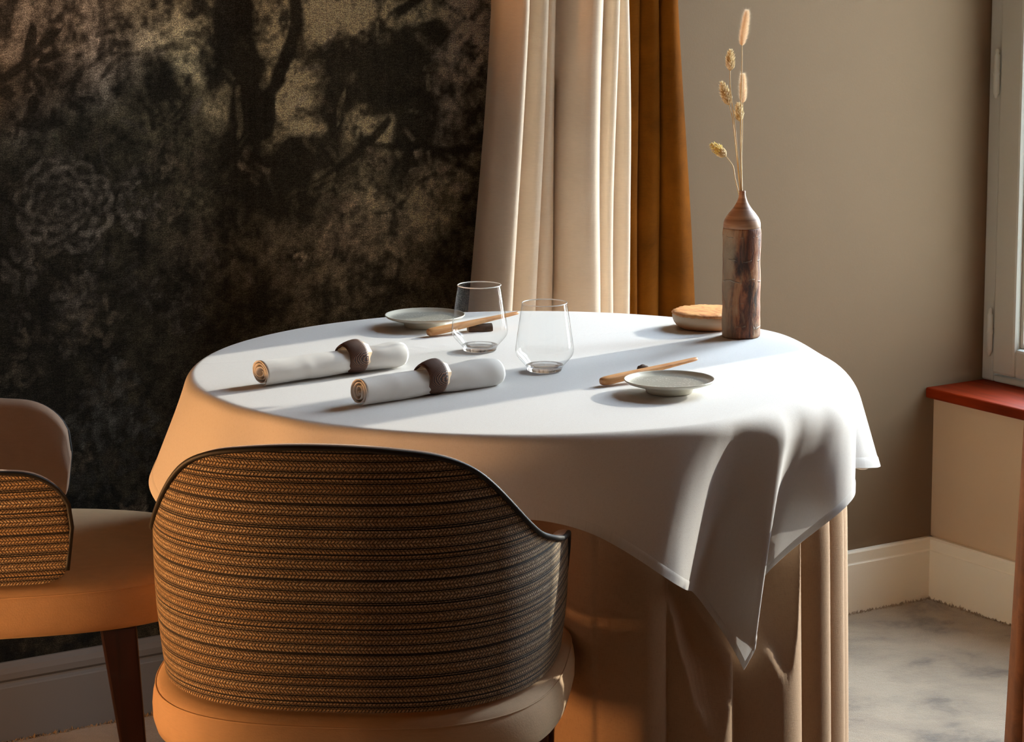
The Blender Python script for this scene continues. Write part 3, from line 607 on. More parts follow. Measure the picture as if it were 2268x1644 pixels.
# ------------------------------------------------------------------ dining chairs
def mat_woven():
    m = Mat('woven_fabric', (.3, .2, .1), .88); tc = m.n('ShaderNodeTexCoord'); o = sep(m, tc.outputs['UV']); u, v_ = o[0], o[1]
    wob = m.noise(m.coord('UV', (8, 60, 1)), 1, 2); vv = m.math('ADD', v_, m.math('MULTIPLY', m.math('SUBTRACT', wob, .5), .0012))
    row = .0047; pr = m.math('DIVIDE', vv, row); fl = m.math('FLOOR', pr); fr = m.math('FRACT', pr)
    tri = m.math('ABSOLUTE', m.math('SUBTRACT', fr, .5))                      # 0 mid .. .5 edge
    par = m.math('MODULO', fl, 2.0)
    sh = m.math('MULTIPLY', m.math('SUBTRACT', par, .5), m.math('MULTIPLY', fr, 1.3))
    hz = m.noise(m.coord('UV', (150, 210, 1)), 1, 2)
    q = m.math('ADD', m.math('ADD', m.math('DIVIDE', u, .0046), sh), m.math('MULTIPLY', hz, .55))
    st = m.math('ABSOLUTE', m.math('SUBTRACT', m.math('FRACT', q), .5))      # slanted stitches
    stitch = m.math('MULTIPLY', m.ramp(st, [(0.05, (0,) * 3), (0.24, (1,) * 3)]), m.ramp(tri, [(.30, (1,) * 3), (.48, (.12,) * 3)]))
    # dark corded lines every third row, with a thinner twin
    p3 = m.math('FRACT', m.math('DIVIDE', vv, row * 3)); l1 = m.math('ABSOLUTE', m.math('SUBTRACT', p3, .5)); line = m.ramp(l1, [(.040, (1,) * 3), (.085, (0,) * 3)])
    p7 = m.math('FRACT', m.math('DIVIDE', m.math('ADD', vv, .003), row * 7)); l2 = m.math('ABSOLUTE', m.math('SUBTRACT', p7, .5)); line2 = m.ramp(l2, [(.018, (1,) * 3), (.04, (0,) * 3)])
    line = m.math('MAXIMUM', line, line2)
    rn = m.noise(m.coord('UV', (1, 90, 1)), 1, 1); spk = m.noise(m.coord('UV', (260, 230, 1)), 1, 2)
    yarn = m.mix(m.ramp(rn, [(.4, (0,) * 3), (.62, (1,) * 3)]), (.66, .47, .26), (.80, .65, .44))
    yarn = m.mix(m.ramp(spk, [(.42, (0,) * 3), (.62, (.8,) * 3)]), yarn, (.34, .19, .09))
    c = m.mix(stitch, (.10, .062, .036), yarn); c = m.mix(line, c, (.012, .009, .008)); m.color(c)
    h = m.math('MULTIPLY', stitch, m.math('SUBTRACT', 1.0, line)); m.bump(h, .9, .0022)
    m.b.inputs['Sheen Weight'].default_value = .2; m.b.inputs['Specular IOR Level'].default_value = .3
    return m.m
WOVEN = mat_woven()
SEATV = mat_velvet('ochre_velvet', (0.68, 0.46, 0.28), .80, .40, 7)
BACKV = mat_velvet('brown_suede', (0.42, 0.29, 0.21), .85, .40, 8)
PIPE = Mat('black_piping', (.010, .009, .008), .6).m
LEGM = mat_wood('mahogany_leg', (0.030, 0.006, 0.005), (0.012, 0.003, 0.003), (30, 30, 2), .35, .05, .3)

def chair(loc, rot, label, F=.25, legf=.205, group=None, L=.038, fall=.09, r_=.046, sink=.028):
    a, b_, n_, flr, h0, h1, s1, s2 = .265, .3193, 2.747, .068, .343, .186, .165, .600
    Z0 = .462; TH = .022
    root = tag(empty('dining_chair', (*loc, 0), rot), label, 'chair', group)
    s = np.linspace(-1, 1, 2001); phi = np.clip(np.abs(s) / .72, 0, 1) * math.pi / 2
    x = a * np.sin(phi) ** (2 / n_) * np.sign(s); y = -b_ * np.cos(phi) ** (2 / n_); ext = np.clip((np.abs(s) - .72) / .28, 0, 1); y = y + ext * L; x = x - np.sign(s) * ext ** 2 * .01
    arc = np.concatenate([[0], np.cumsum(np.hypot(np.diff(x), np.diff(y)))]); N = 181; qa = np.linspace(0, arc[-1], N)
    S_ = np.interp(qa, arc, s); X = np.interp(qa, arc, x); Y = np.interp(qa, arc, y)
    for _ in range(4): X[1:-1] = (X[:-2] + 2 * X[1:-1] + X[2:]) / 4; Y[1:-1] = (Y[:-2] + 2 * Y[1:-1] + Y[2:]) / 4
    tx = np.gradient(X); ty = np.gradient(Y); tl = np.hypot(tx, ty); nx, ny = -ty / tl, tx / tl        # inward normal (towards the sitter)
    if (nx[N // 2] * 0 + ny[N // 2]) < 0: nx, ny = -nx, -ny
    Hh = h1 + (h0 - h1) * (1 - sm((np.abs(S_) - s1) / (s2 - s1)))
    Hh = Hh + .006 * np.cos(S_ * 14) * (np.abs(S_) < .25)
    for _ in range(22): Hh[1:-1] = (Hh[:-2] + 2 * Hh[1:-1] + Hh[2:]) / 4
    Hh = Hh + (.004 * sm((np.abs(S_) - .30) / .25) - sink * sm((np.abs(S_) - .55) / .20)) * (sink > 0) - fall * np.clip((np.abs(S_) - .72) / .28, 0, 1)
    dend = np.minimum(qa, arc[-1] - qa)
    top = Hh - r_ + np.sqrt(np.maximum(0, r_ * r_ - np.maximum(0, r_ - dend) ** 2)); lo = .0 + .020 * (1 - np.sqrt(np.maximum(0, 1 - (np.maximum(0, .045 - dend) / .045) ** 2)))
    rx = X; ry = Y - .1; rl = np.maximum(np.hypot(rx, ry), 1e-6)
    ex = np.where(np.abs(S_) > .72, 1, 0) * ((np.abs(S_) - .72) / .28)
    def P(i, h, off=0.0):
        k = flr * h
        return np.array([X[i] + rx[i] / rl[i] * k + nx[i] * off, Y[i] + ry[i] / rl[i] * k + ny[i] * off + ex[i] * h * .10, Z0 + h])
    J = 24; vo = []; uv = []
    bow = .004
    for i in range(N):
        for j in range(J):
            h = lo[i] + (top[i] - lo[i]) * j / (J - 1); p = P(i, h); p[:2] -= np.array([nx[i], ny[i]]) * bow * math.sin(math.pi * j / (J - 1)); vo.append(p); uv.append((qa[i], h))
    obj('outer_shell', vo, grid_faces(N, J), WOVEN, root, uv=uv)
    # velvet lining: rim, inner face, arm fronts
    v = []; K = 9
    def ring(i):
        c = []
        for k in range(K):
            g = math.pi * k / (K - 1); off = TH / 2 * (1 - math.cos(g)); c.append(P(i, top[i] + .22 * TH * math.sin(g) + .001 - .010 * (k / (K - 1)) ** 2, off))
        for j in range(1, 13):
            h = top[i] - .010 + (lo[i] - top[i] + .010) * j / 12; c.append(P(i, h, TH + .008 * math.sin(math.pi * j / 12)))
        c.append(P(i, lo[i], .001))
        return c
    for i in range(N): v += ring(i)
    m_ = K + 13; f = grid_faces(N, m_)
    for i in (0, N - 1):                                       # rounded arm front
        cap = []; d = np.array([0, 1.0, 0]); nb = 7; prof = ring(i); base = len(v)
        # section points at the end column, pushed forward to a dome
        cen = np.mean(np.array(prof), 0)
        for ring_k in range(1, 5):
            w2 = math.cos(ring_k / 4 * math.pi / 2 * .999); dd = math.sin(ring_k / 4 * math.pi / 2) * .003
            for p in prof: v.append(cen + (np.array(p) - cen) * w2 ** .5 + d * dd)
        prev = i * m_
        for ring_k in range(4):
            cur = base + ring_k * m_
            for j in range(m_ - 1): f.append((prev + j, cur + j, cur + j + 1, prev + j + 1) if i else (prev + j, prev + j + 1, cur + j + 1, cur + j))
            f.append((prev + m_ - 1, cur + m_ - 1, cur, prev) if i else (prev, cur, cur + m_ - 1, prev + m_ - 1))
            prev = cur
        f.append(tuple(range(prev, prev + m_)))
    obj('backrest_lining', v, f, BACKV, root)
    pts = [P(0, lo[0] + (top[0] - lo[0]) * t, -.001) for t in np.linspace(0, .95, 8)] + [P(i, top[i], -.001) for i in range(0, N)] + [P(N - 1, lo[-1] + (top[-1] - lo[-1]) * t, -.001) for t in np.linspace(.95, 0, 8)]
    v, f = tube(pts, .0037, 8); obj('piping', v, f, PIPE, root)
    # seat cushion: outline (superellipse behind, rounded front) swept through a cushion profile
    out = []
    for k in range(120):
        g = 2 * math.pi * k / 120; cx_, sy_ = math.cos(g), math.sin(g); e = 2 / 2.9
        xx = .280 * abs(cx_) ** e * (1 if cx_ > 0 else -1); yy = (.340 if sy_ < 0 else F) * abs(sy_) ** (e if sy_ < 0 else 2 / 4.2) * (1 if sy_ > 0 else -1)
        if yy > 0: xx *= 1 - .08 * (yy / F) ** 2
        out.append((xx, yy))
    prof = [(.90, .380), (.955, .382), (.985, .390), (.998, .404), (1.0, .420), (.995, .434), (.982, .446), (.96, .4525), (.92, .456), (.8, .4585), (.6, .460), (.3, .461), (.0, .4615)]
    v = []
    for (xx, yy) in out:
        for (k, z) in prof: v.append((xx * k, yy * k, z))
    f = grid_faces(120, len(prof), True); f.append(tuple(k * len(prof) for k in range(120)))
    seat = obj('seat', v, f, SEATV, root)
    pts = [(xx * .983, yy * .983, .4462) for xx, yy in out]; v, f = tube(pts, .0011, 6, closed=True); obj('seat_seam', v, f, SEATV, seat)
    for sx, sy in ((-1, 1), (1, 1), (-1, -1), (1, -1)):
        yt = legf if sy > 0 else -.235; top_ = Vector((sx * .205, yt, .383)); bot_ = Vector((sx * (.215 if sy > 0 else .235), yt + (.035 if sy > 0 else -.06), 0))
        v = []
        for p, wx, wy in ((bot_, .012, .013), (bot_ * .5 + top_ * .5, .018, .020), (top_, .026, .028)):
            for dx, dy in ((-1, -1), (1, -1), (1, 1), (-1, 1)): v.append(p + Vector((dx * wx, dy * wy, 0)))
        f = [(0, 3, 2, 1), (8, 9, 10, 11)] + [(r * 4 + k, r * 4 + (k + 1) % 4, (r + 1) * 4 + (k + 1) % 4, (r + 1) * 4 + k) for r in range(2) for k in range(4)]
        o = obj('leg', v, f, LEGM, root, False); bevel(o, .004, 2)
    return root
chair((-.4722, -.3265), -.6956, 'dining chair pushed up to the white table, its striped woven back towards us', F=.25)
chair((-.785, .525), -2.0, 'dining chair beside the dark wallpaper, showing one arm and its ochre velvet seat', F=.46, legf=.30, L=.225, fall=.02, r_=.080, sink=0)

# velvet side chair at the far right, mostly out of view
def slipper():
    root = tag(empty('side_chair', (.588, -.472, 0), math.radians(-33.4)), 'rust brown velvet chair, just a sliver of it seen before the window wall', 'chair')
    RV = mat_velvet('rust_velvet', (0.25, 0.085, 0.022), .35, .2, 16)
    b = MB(); b.add([(0, -.05, .09), (.50, -.05, .09), (.50, .05, .09), (0, .05, .09), (.018, -.04, .78), (.49, -.04, .78), (.49, .03, .78), (.018, .03, .78)], [(3,2,1,0),(4,5,6,7),(0,1,5,4),(1,2,6,5),(2,3,7,6),(3,0,4,7)])
    o = b.build('backrest', RV, root); bevel(o, .02, 4); o.data.polygons.foreach_set('use_smooth', [True] * 6)
    b = MB(); b.box(.01, .49, -.55, -.05, .10, .40); o = b.build('seat', RV, root); bevel(o, .03, 4)
    for x_, y_ in ((.05, .02), (.45, .02), (.05, -.5), (.45, -.5)):
        b = MB(); b.box(x_ - .018, x_ + .018, y_ - .018, y_ + .018, 0, .10); b.build('leg', LEGM, root)
slipper()

curtain('curtain', BROWN, 'added rust brown velvet curtain, out of view, keeping sun off the front chair', [(0, 0, 1, 0), (.05, .05, .8, 0), (.10, .10, 1, 0), (.15, .15, .8, 0), (.20, .20, 1, 0), (.26, .26, 0)], 1.255, .689, 0, .05)
c_ = col.objects[-1] if False else bpy.data.objects['curtain.002']; c_.rotation_euler = (0, 0, -math.pi / 2); c_.location = (1.36, -.395, 0)  # unseen curtain, added to block sun from the front chair's flank
# added lamp out of view, gives the chairs their orange light
lt = tag(empty('added_lantern', (-1.95, .35, 0)), 'added warm floor lantern out of view, for the orange light on the chairs', 'lantern')
v, f = lathe([(0, 0), (.12, 0), (.12, .02), (.02, .03), (.02, .33), (.05, .34), (0, .345)], 32); obj('base', v, f, LEGM, lt)
v, f = lathe([(0, .335), (.09, .337), (.118, .350), (.124, .420), (.121, .420), (.115, .354), (.09, .342), (0, .340)], 48); obj('cup', v, f, LEGM, lt)  # cup added to keep the lamp's downward light off the skirt
v, f = lathe([(0, .34)] + [(.09 * math.sin(a), .43 - .09 * math.cos(a)) for a in np.linspace(.15, math.pi, 24)], 48); og = Mat('added_lamp_glow', (.9, .6, .3), .4); og.b.inputs['Emission Color'].default_value = (1.0, .48, .18, 1); og.b.inputs['Emission Strength'].default_value = 235
obj('globe', v, f, og.m, lt)
# ------------------------------------------------------------------ tableware
T0 = TZ + .0006
# small pedestal plates
def mat_ceramic():
    m = Mat('speckled_glaze', (.70, .68, .58), .32); co = m.coord('Object')
    v1 = m.n('ShaderNodeTexVoronoi'); v1.inputs['Scale'].default_value = 330; m.l(m.coord('Object', (1, 1, 1)), v1.inputs['Vector'])
    n1 = m.noise(co, 55, 3); s = m.math('MULTIPLY', m.ramp(v1.outputs['Distance'], [(.20, (1,) * 3), (.34, (0,) * 3)]), m.ramp(n1, [(.46, (0,) * 3), (.56, (1,) * 3)]))
    z = sep(m, co)[2]; tc = m.n('ShaderNodeTexCoord'); r = m.n('ShaderNodeVectorMath', operation='LENGTH'); cx_ = m.coord('Object', (1, 1, 0)); m.l(cx_, r.inputs[0])
    inner = m.math('MULTIPLY', m.ramp(m.math('MULTIPLY', r.outputs['Value'], 10), [(.52, (1,) * 3), (.60, (0,) * 3)]), m.math('GREATER_THAN', z, .0128))
    s = m.math('MULTIPLY', s, inner)
    base = m.mix(inner, (.68, .66, .56), (.40, .39, .33)); m.color(m.mix(s, base, (.95, .94, .88)))
    m.b.inputs['Coat Weight'].default_value = .4; m.bump(m.math('ADD', s, n1), .25, .0008); return m.m
GLAZE = mat_ceramic()
def plate(loc, label):
    root = tag(empty('pedestal_plate', loc), label, 'plate', 'small pedestal plates on the table')
    v, f = lathe([(0, .0135), (.045, .0139), (.056, .0147), (.0605, .0162), (.0640, .0190), (.0655, .0206), (.0664, .0204), (.0662, .0186), (.0635, .0160), (.056, .0135), (.045, .0122), (.036, .0118), (0, .0118)], 96)
    obj('dish', v, f, GLAZE, root)
    v, f = lathe([(.0385, .0122), (.0355, .0060), (.0335, .0006), (.0315, 0), (.0300, .0008), (.032, .0115)], 72); obj('foot', v, f, GLAZE, root)
    return root
plate((.052, -.309, T0), 'small cream pedestal plate with speckled glaze near the front edge of the table')
plate((.052, .372, T0), 'small cream pedestal plate with speckled glaze at the far edge before the dark wallpaper')

# tumblers: thin clear wall on a heavy solid foot
GLASS = glass_thin('clear_glass', (.985, .99, .985))
def mat_foot():
    m = Mat('solid_glass', (1, 1, 1), .0, Transmission_Weight=1.0, IOR=1.46); tr = m.n('ShaderNodeBsdfTransparent'); mx = m.n('ShaderNodeMixShader'); mx.inputs[0].default_value = .35; m.l(m.b.outputs[0], mx.inputs[1]); m.l(tr.outputs[0], mx.inputs[2]); m.l(mx.outputs[0], m.out.inputs[0]); return m.m
GFOOT = mat_foot()
def wallglass():
    m = bpy.data.materials.new('tumbler_glass'); m.use_nodes = True; t = m.node_tree; t.nodes.clear()
    tr = t.nodes.new('ShaderNodeBsdfTransparent'); gl = t.nodes.new('ShaderNodeBsdfGlossy'); gl.inputs['Roughness'].default_value = .0
    lw = t.nodes.new('ShaderNodeLayerWeight'); lw.inputs[0].default_value = .5
    rp = t.nodes.new('ShaderNodeValToRGB'); e = rp.color_ramp.elements; e[0].position = .80; e[0].color = (.985, .99, .985, 1); e[1].position = 1.0; e[1].color = (.42, .41, .38, 1)
    t.links.new(lw.outputs['Facing'], rp.inputs[0]); t.links.new(rp.outputs[0], tr.inputs[0])
    fr = schlick(t)
    mx = t.nodes.new('ShaderNodeMixShader'); o = t.nodes.new('ShaderNodeOutputMaterial')
    t.links.new(fr.outputs[0], mx.inputs[0]); t.links.new(tr.outputs[0], mx.inputs[1]); t.links.new(gl.outputs[0], mx.inputs[2]); t.links.new(mx.outputs[0], o.inputs[0]); return m
TGLASS = wallglass()
RIMG = Mat('polished_rim', (.93, .93, .90), .12, Alpha=.75).m
def tumbler(loc, label):
    root = tag(empty('tumbler', loc), label, 'glass', 'empty tumblers on the table')
    out = [(.0290, .0085), (.0335, .0135), (.0385, .0190), (.0425, .0245), (.0442, .0300), (.0443, .0350), (.0436, .0420), (.0418, .0550), (.0396, .0700), (.0372, .0860), (.0352, .0990), (.0344, .1050)]
    from math import hypot
    inn = [(r - .0012, z + (.0006 if z < .03 else 0)) for r, z in out]
    def smooth(p, k=6):
        q = []
        for i in range(len(p) - 1):
            p0, p1, p2, p3 = p[max(i - 1, 0)], p[i], p[i + 1], p[min(i + 2, len(p) - 1)]
            for j in range(k):
                u = j / k
                q.append(tuple(.5 * ((2 * b) + (c - a) * u + (2 * a - 5 * b + 4 * c - d) * u * u + (3 * b - a - 3 * c + d) * u ** 3) for a, b, c, d in zip(p0, p1, p2, p3)))
        return q + [p[-1]]
    v, f = lathe(smooth(out), 96); obj('bowl', v, f, TGLASS, root)
    v, f = tube([(.0341 * math.cos(t * math.pi / 48), .0341 * math.sin(t * math.pi / 48), .1050) for t in range(96)], .0008, 8, closed=True); obj('rim', v, f, RIMG, root)
    v, f = lathe([(0, .0014), (.018, .0010), (.0225, 0), (.0250, .0003), (.0262, .0020), (.0268, .0045), (.0292, .0087), (.0280, .0098), (.022, .0090), (.012, .0080), (0, .0076)], 96); obj('base', v, f, GFOOT, root)
    return root
tumbler((-.004, -.066, T0), 'clear empty tumbler nearer the front, on the edge of the long shadow band')
tumbler((.007, .134, T0), 'clear empty tumbler behind, standing over the wooden knife and its dark rest')

# rolled napkins in wooden rings
NAP = mat_fabric('napkin_linen', (0.74, 0.715, 0.675), (0.64, 0.61, 0.565), weave=1500, bump=.25, transl=.08)
RINGB = Mat('engraved_bark', (.06, .02, .01), .55)
co = RINGB.coord('Object', (1, 1, 1)); wv = RINGB.n('ShaderNodeTexWave'); wv.inputs['Scale'].default_value = 330; wv.inputs['Distortion'].default_value = 6; wv.inputs['Detail'].default_value = 2; wv.inputs['Detail Scale'].default_value = .35; wv.bands_direction = 'Y'
RINGB.l(co, wv.inputs['Vector']); RINGB.color(RINGB.ramp(wv.outputs['Fac'], [(.60, (.036, .012, .006)), (.92, (.20, .080, .032))])); RINGB.bump(wv.outputs['Fac'], .5, .0008); RINGB = RINGB.m
PALEW = mat_wood('pale_cut_wood', (0.74, 0.55, 0.36), (0.62, 0.42, 0.25), (20, 4, 20), .5, .05)
def napkin(p0, p1, ringpos, label, rlabel, seed):
    rg = random.Random(seed); p0 = Vector(p0); p1 = Vector(p1); d = p1 - p0; Ln = d.length; az = math.atan2(d.y, d.x); rs = (Vector(ringpos) - p0).dot(d) / Ln
    turns = 3.3; NS = 150; NLn = 60; v = []
    def rad(t): return .0035 + (.0212 - .0035) * t ** .85
    fl1 = .90
    offs = [rg.uniform(-.003, .003) for _ in range(8)]
    for i in range(NLn):
        s_ = Ln * i / (NLn - 1); g = math.exp(-((s_ - rs) / .022) ** 2)
        bul = 1 + .11 * sm((s_ - rs - .02) / .06) + .004 * math.sin(s_ * 70 + seed) - .15 * g
        if i > NLn - 7: bul *= math.sqrt(max(.0, 1 - ((i - (NLn - 7)) / 8.0) ** 2)) ** .5
        for k in range(NS):
            t = k / (NS - 1); a = -turns * 2 * math.pi * (1 - t) - math.pi * .62; r = rad(t)
            r *= 1 + .05 * math.sin(2 * a + s_ * 9 + seed) * t + .012 * math.sin(s_ * 75 + 2.5 * math.cos(a) + seed) + .010 * math.sin(s_ * 140 - a * 2 + seed * 3) * (1 if s_ > rs else .5)
            y = r * math.cos(a) * 1.04 * bul; z = r * math.sin(a) * .93 * bul
            z = max(z, -.0195 * min(1, bul) + .0004 * (1 - t) * 8)
            end = (rg.uniform(-.0002, .0002) + (.003 * math.sin(t * 19 + seed) * (1 - t) if i == 0 else 0))
            wr = .0007 * math.sin(s_ * 170 + 2.0 * math.sin(a * 1.5 + seed)) * t * math.exp(-((s_ - rs * .45) / .012) ** 2) * .55 + .0010 * g * math.sin(a * 9)
            rr = 1 + wr / .02
            v.append((s_ + end, y * rr, .0200 + z * rr))
    root = obj('rolled_napkin', v, grid_faces(NLn, NS), NAP)
    root.location = (p0.x, p0.y, T0); root.rotation_euler = (0, 0, az)
    m = root.modifiers.new('thick', 'SOLIDIFY'); m.thickness = .0011; m.offset = 0
    tag(root, label, 'napkin', 'rolled napkins on the table')
    # ring: engraved dark cone face, pale facetted back
    c = Vector((p0.x, p0.y, 0)) + Vector((d.x, d.y, 0)).normalized() * rs
    ring = tag(empty('napkin_ring', (c.x, c.y, T0 + .0252), az + .10), rlabel, 'napkin ring', 'wooden napkin rings')
    def wob(t, z): return 1 + .02 * math.sin(2 * t + seed)
    def turned(prof, seg, w_): # lathe about local x
        v, f = lathe(prof, seg, w_); return [(p[2], p[0], p[1]) for p in v], f
    v, f = turned([(.0182, -.019), (.0186, -.0210), (.0198, -.0210), (.0218, -.017), (.0240, -.010), (.0256, -.002), (.0264, .005), (.0262, .009), (.0240, .0092)], 72, wob)
    obj('bark_face', v, f, RINGB, ring)
    v, f = turned([(.0180, -.0185), (.0180, .021), (.0205, .0215), (.0262, .0088)], 9, wob); obj('bevelled_back', v, f, PALEW, ring, False)
    return root
napkin((-.418, .077, 0), (-.163, .092, 0), (-.252, .088, 0), 'white rolled linen napkin farther back, its right half in full sun', 'dark engraved wooden ring around the farther rolled napkin', 1)
napkin((-.372, -.133, 0), (-.118, -.108, 0), (-.240, -.114, 0), 'white rolled linen napkin nearer the front, lying in the shadow band beside the tumbler', 'dark engraved wooden ring around the nearer rolled napkin', 4)

# butter knives on branch-wood rests
KN = mat_wood('olive_wood', (0.78, 0.43, 0.18), (0.55, 0.23, 0.07), (9, 60, 60), .45, .05)
BARKR = mat_wood('dark_bark', (0.18, 0.10, 0.055), (0.05, 0.028, 0.018), (30, 30, 120), .8, .8)
CUTW = mat_wood('rest_end_grain', (0.42, 0.27, 0.15), (0.24, 0.13, 0.07), (60, 60, 60), .7, .2)
def knife(p0, p1, label):
    p0 = Vector(p0); p1 = Vector(p1); d = p1 - p0; Ln = d.length
    ss = [0, .004, .012, .03, .06, .085, .10, .115, .13, .15, .168, .178, .182]; k = Ln / .182
    wl = [.005, .0085, .0102, .0105, .0092, .0078, .0080, .0088, .0090, .0090, .0088, .0080, .0070]; wr = [.005, .0085, .0102, .0105, .0092, .0078, .0072, .0068, .0066, .0062, .0054, .0035, .0010]
    hh = [.0045, .0060, .0064, .0062, .0056, .0050, .0045, .0038, .0032, .0028, .0025, .0023, .0021]
    v = []; n = 12
    for s_, a, c, h in zip(ss, wl, wr, hh):
        for j in range(n):
            g = 2 * math.pi * j / n; cy = math.cos(g); sz = math.sin(g); yy = (a if cy > 0 else c) * abs(cy) ** .6 * (1 if cy > 0 else -1); v.append((s_ * k, yy, h * abs(sz) ** .7 * (1 if sz > 0 else -1)))
    f = [(i * n + j, i * n + (j + 1) % n, (i + 1) * n + (j + 1) % n, (i + 1) * n + j)[::-1] for i in range(len(ss) - 1) for j in range(n)] + [tuple(range(n)), tuple((len(ss) - 1) * n + j for j in range(n))[::-1]]
    o = obj('butter_knife', v, f, KN); o.location = p0; o.rotation_euler = (0, -math.asin(d.z / Ln), math.atan2(d.y, d.x))
    sub = o.modifiers.new('sub', 'SUBSURF'); sub.levels = 1; sub.render_levels = 2
    return tag(o, label, 'knife', 'wooden butter knives')
def rest(c, az, label, Ln=.036, r=.0105):
    root = tag(empty('knife_rest', (*c, T0), az), label, 'knife rest', 'branch-wood knife rests')
    v = []; n = 20; m = 8; rg = random.Random(int(Ln * 1e4))
    for i in range(m):
        for j in range(n):
            g = math.pi * (j / (n - 1)) * 1.24 - math.pi * .12; rr = r * (1 + rg.uniform(-.05, .05)); v.append((Ln * (i / (m - 1) - .5), rr * math.cos(g), max(0, r * .26 + rr * math.sin(g) * .92)))
    f = grid_faces(m, n) + [(i * n, i * n + n - 1, (i + 1) * n + n - 1, (i + 1) * n) for i in range(m - 1)]; obj('bark', v, f, BARKR, root)
    for vv, f_ in ((v[:n], tuple(range(n))), (v[-n:], tuple(range(n))[::-1])): obj('cut_end', [(x * 1.004, y, z) for x, y, z in vv], [f_], CUTW, root, False)
    return root
knife((-.004, -.214, TZ + .0068), (.1735, -.217, TZ + .0235), 'pale olive-wood butter knife leaning on its rest behind the front plate')
rest((.104, -.186), math.radians(72), 'small dark bark-edged knife rest under the front wooden knife', .058, .0098)
knife((.004, .287, TZ + .0068), (.180, .283, TZ + .0235), 'olive-wood butter knife beside the far plate, half seen through the tumbler')
rest((.105, .286), math.radians(-22), 'small dark bark-edged knife rest under the far wooden knife', .040, .0098)

# turned wooden dish with a live-edge lid
DISH = Mat('cream_sapwood', (.72, .58, .42), .5); co = DISH.coord('Object', (3, 3, 60)); n1 = DISH.noise(co, 1, 4); zc = sep(DISH, DISH.coord('Object'))[2]
DISH.color(DISH.mix(DISH.ramp(DISH.math('MULTIPLY', zc, 30), [(.12, (1,) * 3), (.42, (0,) * 3)]), DISH.mix(n1, (.66, .46, .27), (.82, .64, .43)), (.56, .26, .10))); DISH = DISH.m
LID = Mat('orange_burl', (.70, .36, .15), .55); co = LID.coord('Object', (40, 14, 10), (0, 0, .5)); n1 = LID.noise(co, 1.3, 6, .65, 1.6); LID.color(LID.ramp(n1, [(.3, (.42, .13, .035)), (.48, (.76, .33, .11)), (.7, (.88, .46, .17))])); LID.bump(n1, .5, .0018); LID = LID.m
dish = tag(empty('wooden_dish', (.432, .099, T0)), 'round cream wooden dish with an orange burl top, behind the bark vase', 'dish')
v, f = lathe([(0, 0), (.040, 0), (.0455, .0008), (.0510, .0045), (.0555, .0100), (.0578, .0160), (.0582, .0210), (.0572, .0255), (.0545, .0278), (.04, .0280), (0, .0280)], 96); obj('body', v, f, DISH, dish)
prof = [(0, .0300), (.018, .0301), (.036, .0298), (.050, .0292), (.0552, .0280), (.0575, .0262), (.0570, .0235), (.0555, .0240), (0, .0270)]
v = []; rg = random.Random(9); off = [rg.uniform(-1, 1) for _ in range(120)]
for i in range(120):
    t = 2 * math.pi * i / 120; dip = math.exp(-((((t - math.radians(-58) + math.pi) % (2 * math.pi)) - math.pi) / .55) ** 2); cut = max(0, math.cos(t - math.radians(-15))) ** 10
    for j, (r, z) in enumerate(prof):
        edge = 1 if j >= 4 and j < 8 else 0; rr = r * (1 - .16 * cut * (j >= 3)) * (1 + .012 * off[i] * (j >= 3)); zz = z - edge * (.0040 * dip + .0006 * off[(i * 3) % 120]) + .0005 * math.sin(i * .5 + j) * (2 < j < 5)
        if edge: rr += .0013
        v.append((rr * math.cos(t), rr * math.sin(t), zz))
obj('burl_top', v, grid_faces(120, len(prof), True), LID, dish)

# bark bottle vase
def mat_bark():
    m = Mat('barked_wood', (.3, .15, .07), .62); co = m.coord('Object', (1, 1, .22)); co2 = m.coord('Object', (1, 1, .38))
    a = m.noise(co, 62, 6, .68, .9); b = m.noise(co2, 26, 4, .6, .5); c = m.noise(m.coord('Object', (1, 1, 1)), 150, 4, .7)
    base = m.ramp(a, [(.30, (.030, .010, .005)), (.43, (.14, .042, .015)), (.52, (.32, .105, .034)), (.62, (.44, .20, .080)), (.74, (.50, .30, .16))])
    m1 = m.mix(m.ramp(b, [(.56, (0,) * 3), (.68, (1,) * 3)]), base, (.42, .25, .13))
    m2 = m.mix(m.ramp(m.noise(co2, 19, 5, .6, 1.2), [(.36, (1,) * 3), (.46, (0,) * 3)]), m1, (.055, .028, .018))
    x = sep(m, m.coord('Object'))
    pale = m.ramp(m.math('MULTIPLY_ADD', m.math('ADD', m.math('MULTIPLY', x[0], -.75), m.math('MULTIPLY', x[1], .05)), 22, m.math('MULTIPLY', b, .55)), [(.62, (0,) * 3), (.80, (.85,) * 3)])
    m3 = m.mix(pale, m2, (.46, .32, .19))
    # raised silvery cracks running round the bark
    w1 = m.n('ShaderNodeTexWave'); w1.bands_direction = 'Z'; w1.inputs['Scale'].default_value = 5.3; w1.inputs['Distortion'].default_value = 2.6; w1.inputs['Detail'].default_value = 3; w1.inputs['Detail Scale'].default_value = 3.2; m.l(m.coord('Object', (1, 1, 1.6)), w1.inputs['Vector'])
    ln = m.math('MULTIPLY', m.ramp(w1.outputs['Fac'], [(.992, (0,) * 3), (.999, (1,) * 3)]), m.ramp(m.noise(m.coord('Object'), 45, 3), [(.50, (0,) * 3), (.60, (1,) * 3)]))
    m.color(m.mix(ln, m3, (.42, .32, .22))); m.bump(m.math('ADD', m.math('MULTIPLY', a, 1.3), m.math('ADD', m.math('MULTIPLY', ln, 1.5), m.math('MULTIPLY', c, .5))), .7, .0026); return m.m
BARK = mat_bark()
